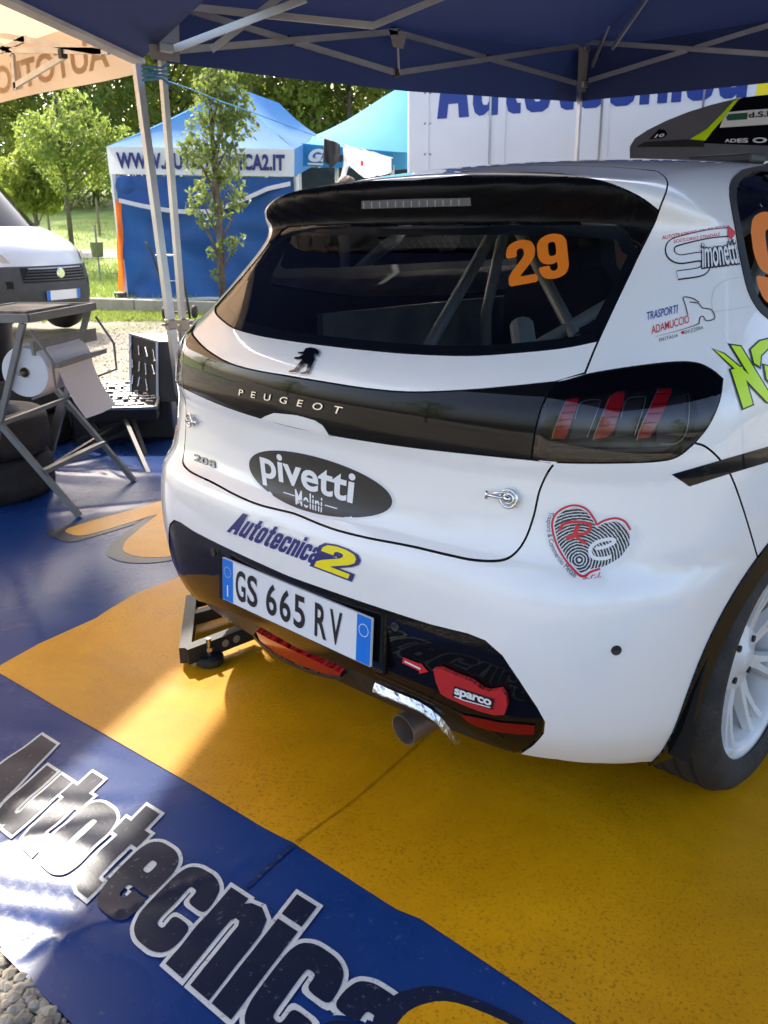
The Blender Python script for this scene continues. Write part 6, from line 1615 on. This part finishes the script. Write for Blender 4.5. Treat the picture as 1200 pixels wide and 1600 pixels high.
# bin and fence stakes in the field
fb = thing('litter_bin', tuple(wp(-6.9, 21.5, 0)), 'small grey litter bin on a post in the field', 'bin')
c_ = kp(152, 392, 20.0); zg = float(terrain(c_[0], c_[1]))
mb = MB(); mb.lathe([(.0, .0), (.12, .0), (.14, .30), (.15, .31), (.14, .31)], c_-up*.13, n=20); mb.build('bin_body', M['grey_metal'], fb, smooth=True)
mb = MB(); mb.bar(np.array([c_[0], c_[1], zg]), c_+up*.55, .03, .03, up=(1, 0, 0)); mb.build('bin_post', M['grey_metal'], fb)
M['wood'] = mat('wood', (.22, .17, .11), .9)
for k, (px, py) in enumerate(((75, 342), (153, 338), (105, 330))):
    c_ = kp(px, py, 30); zg = float(terrain(c_[0], c_[1])); mb = MB(); mb.bar(np.array([c_[0], c_[1], zg]), np.array([c_[0], c_[1], zg+1.15]), .06, .06, up=(1, 0, 0)); mb.bar(np.array([c_[0], c_[1], zg+1.15]), np.array([c_[0], c_[1], zg+1.22]), .035, .035, up=(1, 0, 0))
    meta(mb.build('fence_stake', M['wood']), ['leftmost thin wooden stake in the grass field', 'thin wooden stake in the grass field above the litter bin', 'middle thin wooden stake in the grass field'][k], 'stake', 'fence stakes')

# ------------------------------------------------------------------ person behind the car (only the hair shows)
per = thing('person', tuple(wp(-.35, 8.2, 0)), 'person with short brown hair standing in front of the hanging washing', 'person')
pc_ = kp(541, 282, 8.3); hz = float(pc_[2]); PB = np.array([pc_[0], pc_[1], 0])
def skinned(name, verts, edges, m, par, sub_=2):
    me = bpy.data.meshes.new(name); me.from_pydata([tuple(v[:3]) for v in verts], edges, []); ob = bpy.data.objects.new(name, me); COL.objects.link(ob)
    md = ob.modifiers.new('skin', 'SKIN'); md.use_smooth_shade = True
    if not me.skin_vertices: 
        bm = bmesh.new(); bm.from_mesh(me); bm.verts.layers.skin.verify(); bm.to_mesh(me); bm.free()
    for i, v in enumerate(verts):
        me.skin_vertices[0].data[i].radius = (v[3], v[4] if len(v) > 4 else v[3])
    me.skin_vertices[0].data[0].use_root = True
    sd_ = ob.modifiers.new('sub', 'SUBSURF'); sd_.levels = sub_; sd_.render_levels = sub_
    me.materials.append(m); inv_parent(ob, par); return ob
M['skin'] = mat('skin', (.46, .27, .19), .55); M['hair'] = mat('hair', (.10, .065, .04), .7, var=(.20, .14, .09), varscale=40, bump=.8, bscale=90)
M['shirt_navy'] = mat('shirt_navy', (.02, .03, .07), .85); M['trousers'] = mat('trousers', (.05, .05, .055), .9)
ph = hz+.02; k = ph/1.72
def B(x, y, z): p = PB+RH*x*k-FH*y*k; return (p[0], p[1], z*k)
body_v = [(*B(0, 0, .95), .15*k, .11*k), (*B(0, 0, 1.15), .14*k, .10*k), (*B(0, 0, 1.36), .17*k, .11*k), (*B(0, 0, 1.45), .06*k), (*B(0, .01, 1.54), .055*k), (*B(0, .015, 1.60), .082*k, .095*k), (*B(0, .01, 1.67), .075*k, .085*k),
          (*B(.20, 0, 1.38), .055*k), (*B(.25, 0, 1.12), .042*k), (*B(.26, .06, .90), .032*k), (*B(.26, .08, .80), .03*k), (*B(-.20, 0, 1.38), .055*k), (*B(-.25, 0, 1.12), .042*k), (*B(-.26, .06, .90), .032*k), (*B(-.26, .08, .80), .03*k),
          (*B(.10, 0, .85), .085*k), (*B(.11, .01, .48), .058*k), (*B(.11, 0, .09), .042*k), (*B(.12, .14, .04), .035*k), (*B(-.10, 0, .85), .085*k), (*B(-.11, .01, .48), .058*k), (*B(-.11, 0, .09), .042*k), (*B(-.12, .14, .04), .035*k)]
body_e = [(0, 1), (1, 2), (2, 3), (3, 4), (4, 5), (5, 6), (2, 7), (7, 8), (8, 9), (9, 10), (2, 11), (11, 12), (12, 13), (13, 14), (0, 15), (15, 16), (16, 17), (17, 18), (0, 19), (19, 20), (20, 21), (21, 22)]
skinned('body', body_v, body_e, M['skin'], per)
mb = MB(); hc = Vector(B(0, -.012, 1.635)); V = []; F = []
for i in range(9):
    t = math.pi*.62*i/8
    for j in range(20):
        a = 2*math.pi*j/20; r = .102*k*(1+.05*math.sin(5*a+i)); V.append((hc.x+r*math.sin(t)*math.cos(a), hc.y+r*math.sin(t)*math.sin(a), hc.z+r*1.05*math.cos(t)))
F = [(i*20+j, i*20+(j+1) % 20, (i+1)*20+(j+1) % 20, (i+1)*20+j) for i in range(8) for j in range(20)]; mb.add(V, F); mb.build('hair', M['hair'], per, smooth=True)
def tubev(name, L, m):
    mb = MB()
    for pts in L: mb.tube([Vector(p[:3]) for p in pts], [p[3] for p in pts], 14)
    mb.build(name, m, per, smooth=True)
tubev('shirt', [[(*B(0, 0, .93), .155*k), (*B(0, 0, 1.15), .155*k), (*B(0, 0, 1.34), .185*k), (*B(0, 0, 1.43), .10*k), (*B(0, 0, 1.46), .07*k)], [(*B(.15, 0, 1.40), .075*k), (*B(.23, 0, 1.25), .065*k), (*B(.25, 0, 1.12), .06*k)], [(*B(-.15, 0, 1.40), .075*k), (*B(-.23, 0, 1.25), .065*k), (*B(-.25, 0, 1.12), .06*k)]], M['shirt_navy'])
tubev('trousers', [[(*B(0, 0, .99), .15*k), (*B(0, 0, .86), .165*k)], [(*B(.09, 0, .90), .10*k), (*B(.11, .01, .48), .075*k), (*B(.11, 0, .06), .065*k)], [(*B(-.09, 0, .90), .10*k), (*B(-.11, .01, .48), .075*k), (*B(-.11, 0, .06), .065*k)]], M['trousers'])

# ------------------------------------------------------------------ trees
def leafmat(name, c1_, c2_, tr=.5):
    m = mat(name, c1_, .55, var=c2_, varscale=1.3, trans=tr, detail=3)
    for n_ in m.node_tree.nodes:
        if n_.type == 'BSDF_TRANSLUCENT': n_.inputs[0].default_value = (min(1, c2_[0]*1.3), min(1, c2_[1]*1.35), c2_[2]*1.2, 1)
    return m
M['leaf_dark'] = leafmat('leaf_dark', (.12, .165, .03), (.22, .26, .055), .65)
M['leaf_mid'] = leafmat('leaf_mid', (.15, .20, .035), (.27, .31, .065), .65)
M['leaf_light'] = leafmat('leaf_light', (.11, .165, .03), (.20, .25, .055), .6)
M['leaf_sap'] = leafmat('leaf_sapling', (.08, .12, .028), (.15, .19, .045), .5)
M['bark'] = mat('bark', (.09, .07, .05), .95, var=(.16, .13, .095), varscale=14, bump=.8, bscale=30)
rt = random.Random(21)
def leaves(cents, n, size, droop=0.0, seed=0):
    r = np.random.default_rng(seed); C = np.array([c[:3] for c in cents]); R = np.array([c[3] for c in cents]); w = R**2; idx = r.choice(len(C), n, p=w/w.sum())
    d = r.normal(size=(n, 3)); d /= np.linalg.norm(d, axis=1)[:, None]; P = C[idx]+d*(R[idx]*r.uniform(.45, 1.08, n)**.6)[:, None]*np.array([1, 1, .8])
    a = r.normal(size=(n, 3)); a[:, 2] -= droop; a /= np.linalg.norm(a, axis=1)[:, None]; b = np.cross(a, r.normal(size=(n, 3))); b /= np.linalg.norm(b, axis=1)[:, None]
    s = size*r.uniform(.6, 1.3, n)[:, None]
    V = np.stack([P-a*s, P+b*s*.42, P+a*s, P-b*s*.42], 1).reshape(-1, 3); F = [(4*i, 4*i+1, 4*i+2, 4*i+3) for i in range(n)]
    return V, F
def tree_mesh(h, cw, trunk_h, n, size, leafm, seed, trunk_r=.16, ncl=26):
    r = random.Random(seed); cents = []
    limbs = MB(); path = [(0, 0, -.3), (r.uniform(-.1, .1), r.uniform(-.1, .1), trunk_h*.6), (r.uniform(-.3, .3), r.uniform(-.3, .3), trunk_h+.25*(h-trunk_h)), (r.uniform(-.4, .4), r.uniform(-.4, .4), h*.9)]
    limbs.tube(path, [trunk_r, trunk_r*.8, trunk_r*.5, trunk_r*.12], 9)
    for k in range(ncl):
        t = (k+.5)/ncl; z = trunk_h+(h-trunk_h)*t; rad = cw*(math.sin(math.pi*min(1, .12+.88*t)**.8)*.9+.12)*r.uniform(.35, 1.0); a = k*2.4+r.uniform(-.5, .5)
        c = (rad*math.cos(a), rad*math.sin(a), z, cw*r.uniform(.24, .46)); cents.append(c)
        z0 = trunk_h*.7+(z-trunk_h*.7)*.55; limbs.tube([(0, 0, z0), (c[0]*.5, c[1]*.5, (z0+z)/2+.1), (c[0], c[1], z)], [trunk_r*.34, trunk_r*.2, trunk_r*.06], 5)
    V, F = leaves(cents, n, size, .3, seed)
    m1 = bpy.data.meshes.new('crown'); m1.from_pydata([tuple(v) for v in V], [], F); m1.materials.append(leafm); m1.update()
    m2 = bpy.data.meshes.new('trunk'); m2.from_pydata(limbs.v, [], limbs.f); m2.materials.append(M['bark']); m2.polygons.foreach_set('use_smooth', [True]*len(m2.polygons)); m2.update()
    return m1, m2
def plant(meshes, p, label, group, scale=1.0, rz=0.0, name='leafy_tree'):
    t = thing(name, (float(p[0]), float(p[1]), float(p[2])), label, 'tree', group, rz); t.scale = (scale,)*3
    for nm, me in zip(('crown', 'trunk'), meshes):
        o = bpy.data.objects.new(nm, me); COL.objects.link(o); o.parent = t
    return t
kinds = [tree_mesh(11, 3.6, 2.2, 8000, .15, M['leaf_mid'], 1), tree_mesh(13, 3.8, 2.6, 8500, .15, M['leaf_dark'], 2), tree_mesh(9.5, 3.4, 1.4, 7500, .14, M['leaf_light'], 3), tree_mesh(12, 4.2, 1.0, 9000, .16, M['leaf_dark'], 4)]
wood = []
pos = [(-16.5, 32, 0), (-13.2, 34, 1), (-10.4, 31, 2), (-8.2, 36, 0), (-5.8, 33, 3), (-3.4, 36, 1), (-1.2, 33, 0), (1.0, 37, 3), (3.4, 35, 1), (-19.5, 36, 1), (-15, 41, 3), (-11, 43, 1), (-7, 44, 3), (-3, 44, 3), (1, 45, 1), (-22, 42, 3), (6.5, 38, 3), (-18, 47, 3), (-9, 50, 3), (-1, 50, 3)]
adj = ['tall', 'broad', 'pale', 'leafy', 'dense', 'dark', 'bright', 'wide', 'slim', 'high']
ordw = sorted(range(len(pos)), key=lambda i: pos[i][0]/pos[i][1])
ordn = ['first', 'second', 'third', 'fourth', 'fifth', 'sixth', 'seventh', 'eighth', 'ninth', 'tenth', 'eleventh', 'twelfth', 'thirteenth', 'fourteenth', 'fifteenth', 'sixteenth', 'seventeenth', 'eighteenth', 'nineteenth', 'twentieth']
for i, (a, b, kd_) in enumerate(pos):
    b += 15; a *= 1.38; p = wp(a, b); p[2] = terrain(p[0], p[1])-.2
    plant(kinds[kd_], p, ['mid green', 'dark green', 'pale green', 'deep green bushy'][kd_]+' tree of the wood behind the field, '+ordn[ordw.index(i)]+' from the left', 'trees of the wood', rt.uniform(1.15, 1.5), rt.uniform(0, 6.28))
mbs = [MB(), MB()]
for a, b in ((-30, 20), (-34, 5), (-30, -12), (-18, -26), (-4, -32), (9, -30), (22, -24), (30, -10), (30, 6), (24, 22), (14, 34)):
    p = wp(a, b); p[2] = terrain(p[0], p[1]); sc_ = rt.uniform(.7, 1.0)
    for q_, me_ in enumerate(kinds[int(abs(a)) % 4]):
        cc = np.empty(len(me_.vertices)*3); me_.vertices.foreach_get('co', cc); cc = cc.reshape(-1, 3)*sc_+p
        fs_ = [tuple(pp.vertices) for pp in me_.polygons]
        if q_ == 0: fs_ = fs_[::2]
        mbs[q_].add(cc, fs_)
mbs[0].mi = 0
nb = len(mbs[0].f); mbs[0].mi = 1; mbs[0].add(mbs[1].v, mbs[1].f)
meta(mbs[0].build('distant_wood', M['leaf_mid'], mats=[M['leaf_mid'], M['bark']]), 'far belt of trees round the service park', 'wood', kind='stuff')
# undergrowth closing the foot of the wood
hed = []
for k in range(60): 
    a = -33+k*.75; b = 43+rt.uniform(-1.2, 1.2); p = wp(a, b); hed.append((p[0], p[1], float(terrain(p[0], p[1]))+rt.uniform(.5, 2.2), rt.uniform(1.0, 1.9)))
V, F = leaves(hed, 26000, .13, .2, 9); mb = MB(); mb.add(V, F); meta(mb.build('undergrowth', M['leaf_mid']), 'dense green undergrowth along the foot of the wood', 'undergrowth', kind='stuff')
# three young trees in front of the wood
def young(base, h, cents, n, size, m, label, seed, tr=.05, droop=.8):
    t = thing('young_tree', tuple(map(float, base)), label, 'tree'); mb = MB(); r = random.Random(seed); B0 = np.array(base)
    mb.tube([B0-up*.1, B0+np.array([.03, .02, h*.4]), B0+np.array([-.03, .03, h*.75]), B0+np.array([.0, 0, h])], [tr, tr*.8, tr*.5, tr*.1], 8)
    C = []
    for (a, z, rad) in cents:
        d = r.uniform(-.5, .5)*rad; c = B0+RH*a+FH*d+up*z; C.append((*c, rad)); z0 = max(.5, z-.5-abs(a)*.4); mb.tube([B0+up*z0, B0+RH*a*.5+up*(z0+z)/2, c], [tr*.4, tr*.25, tr*.08], 5)
    mb.build('trunk', M['bark'], t, smooth=True); V, F = leaves(C, n, size, droop, seed); mb = MB(); mb.add(V, F); mb.build('crown', m, t)
    return t
p0 = kp(347, 462, 13.9); p0 = np.array([p0[0], p0[1], .1])
def ctr_(base, b, L): return [(float((kp(px, py, b)-base) @ RH), float(kp(px, py, b)[2]-base[2]), r) for px, py, r in L]
young(p0, 3.6, ctr_(p0, 13.9, [(345, 140, .30), (330, 165, .32), (362, 170, .30), (318, 205, .34), (345, 210, .32), (375, 195, .28), (310, 245, .30), (350, 250, .33), (368, 160, .25), (330, 285, .26), (362, 290, .22), (312, 305, .20), (300, 325, .16), (345, 330, .2), (375, 315, .16), (320, 345, .15), (355, 385, .16), (372, 375, .13), (335, 395, .12), (340, 430, .12), (325, 130, .25), (300, 230, .2), (350, 100, .3), (340, 70, .3)]), 2900, .055, M['leaf_sap'], 'slender young tree with drooping leaves in front of the banner tent', 5, .055)
p0 = kp(115, 412, 24); p0 = np.array([p0[0], p0[1], terrain(p0[0], p0[1])])
young(p0, 5.4, ctr_(p0, 24, [(110, 165, .5), (85, 195, .6), (135, 200, .6), (65, 225, .6), (110, 225, .7), (150, 235, .6), (90, 255, .6), (130, 265, .6), (170, 240, .45), (50, 200, .5), (110, 290, .4), (160, 275, .4), (190, 215, .4)]), 4200, .075, M['leaf_light'], 'airy young tree with pale green leaves on the grass left of the tents', 6, .075)
p0 = kp(57, 358, 27); p0 = np.array([p0[0], p0[1], terrain(p0[0], p0[1])])
young(p0, 3.0, ctr_(p0, 27, [(55, 245, .55), (35, 270, .6), (75, 268, .6), (25, 295, .5), (55, 295, .7), (90, 290, .5), (45, 315, .4), (75, 318, .4)]), 4200, .10, M['leaf_mid'], 'small round-crowned tree at the left edge of the field', 7, .07)
# ------------------------------------------------------------------ team name in heavy condensed letters (truck)
s0, s1, zb, tpt_ = TRUCK_TEXT
blockword('truck_lettering', 'Autotecnica', [(s0, zb0), (s1, zb1), (s1, zb1+.66), (s0, zb0+.66)], lambda off: (lambda V: (np.array([tpt_(a, b, off) for a, b in V]), np.broadcast_to(nT, (len(V), 3)).copy())), M['truck_blue'], 0.0, .004, trk, (0, 0))
blockword('truck_lettering', '2', [(s1+.08, zb1-.05), (s1+.6, zb1-.05), (s1+.6, zb1+.7), (s1+.08, zb1+.7)], lambda off: (lambda V: (np.array([tpt_(a, b, off) for a, b in V]), np.broadcast_to(nT, (len(V), 3)).copy())), M['decal_yellow'], 0.0, .004, trk, (0, 0))
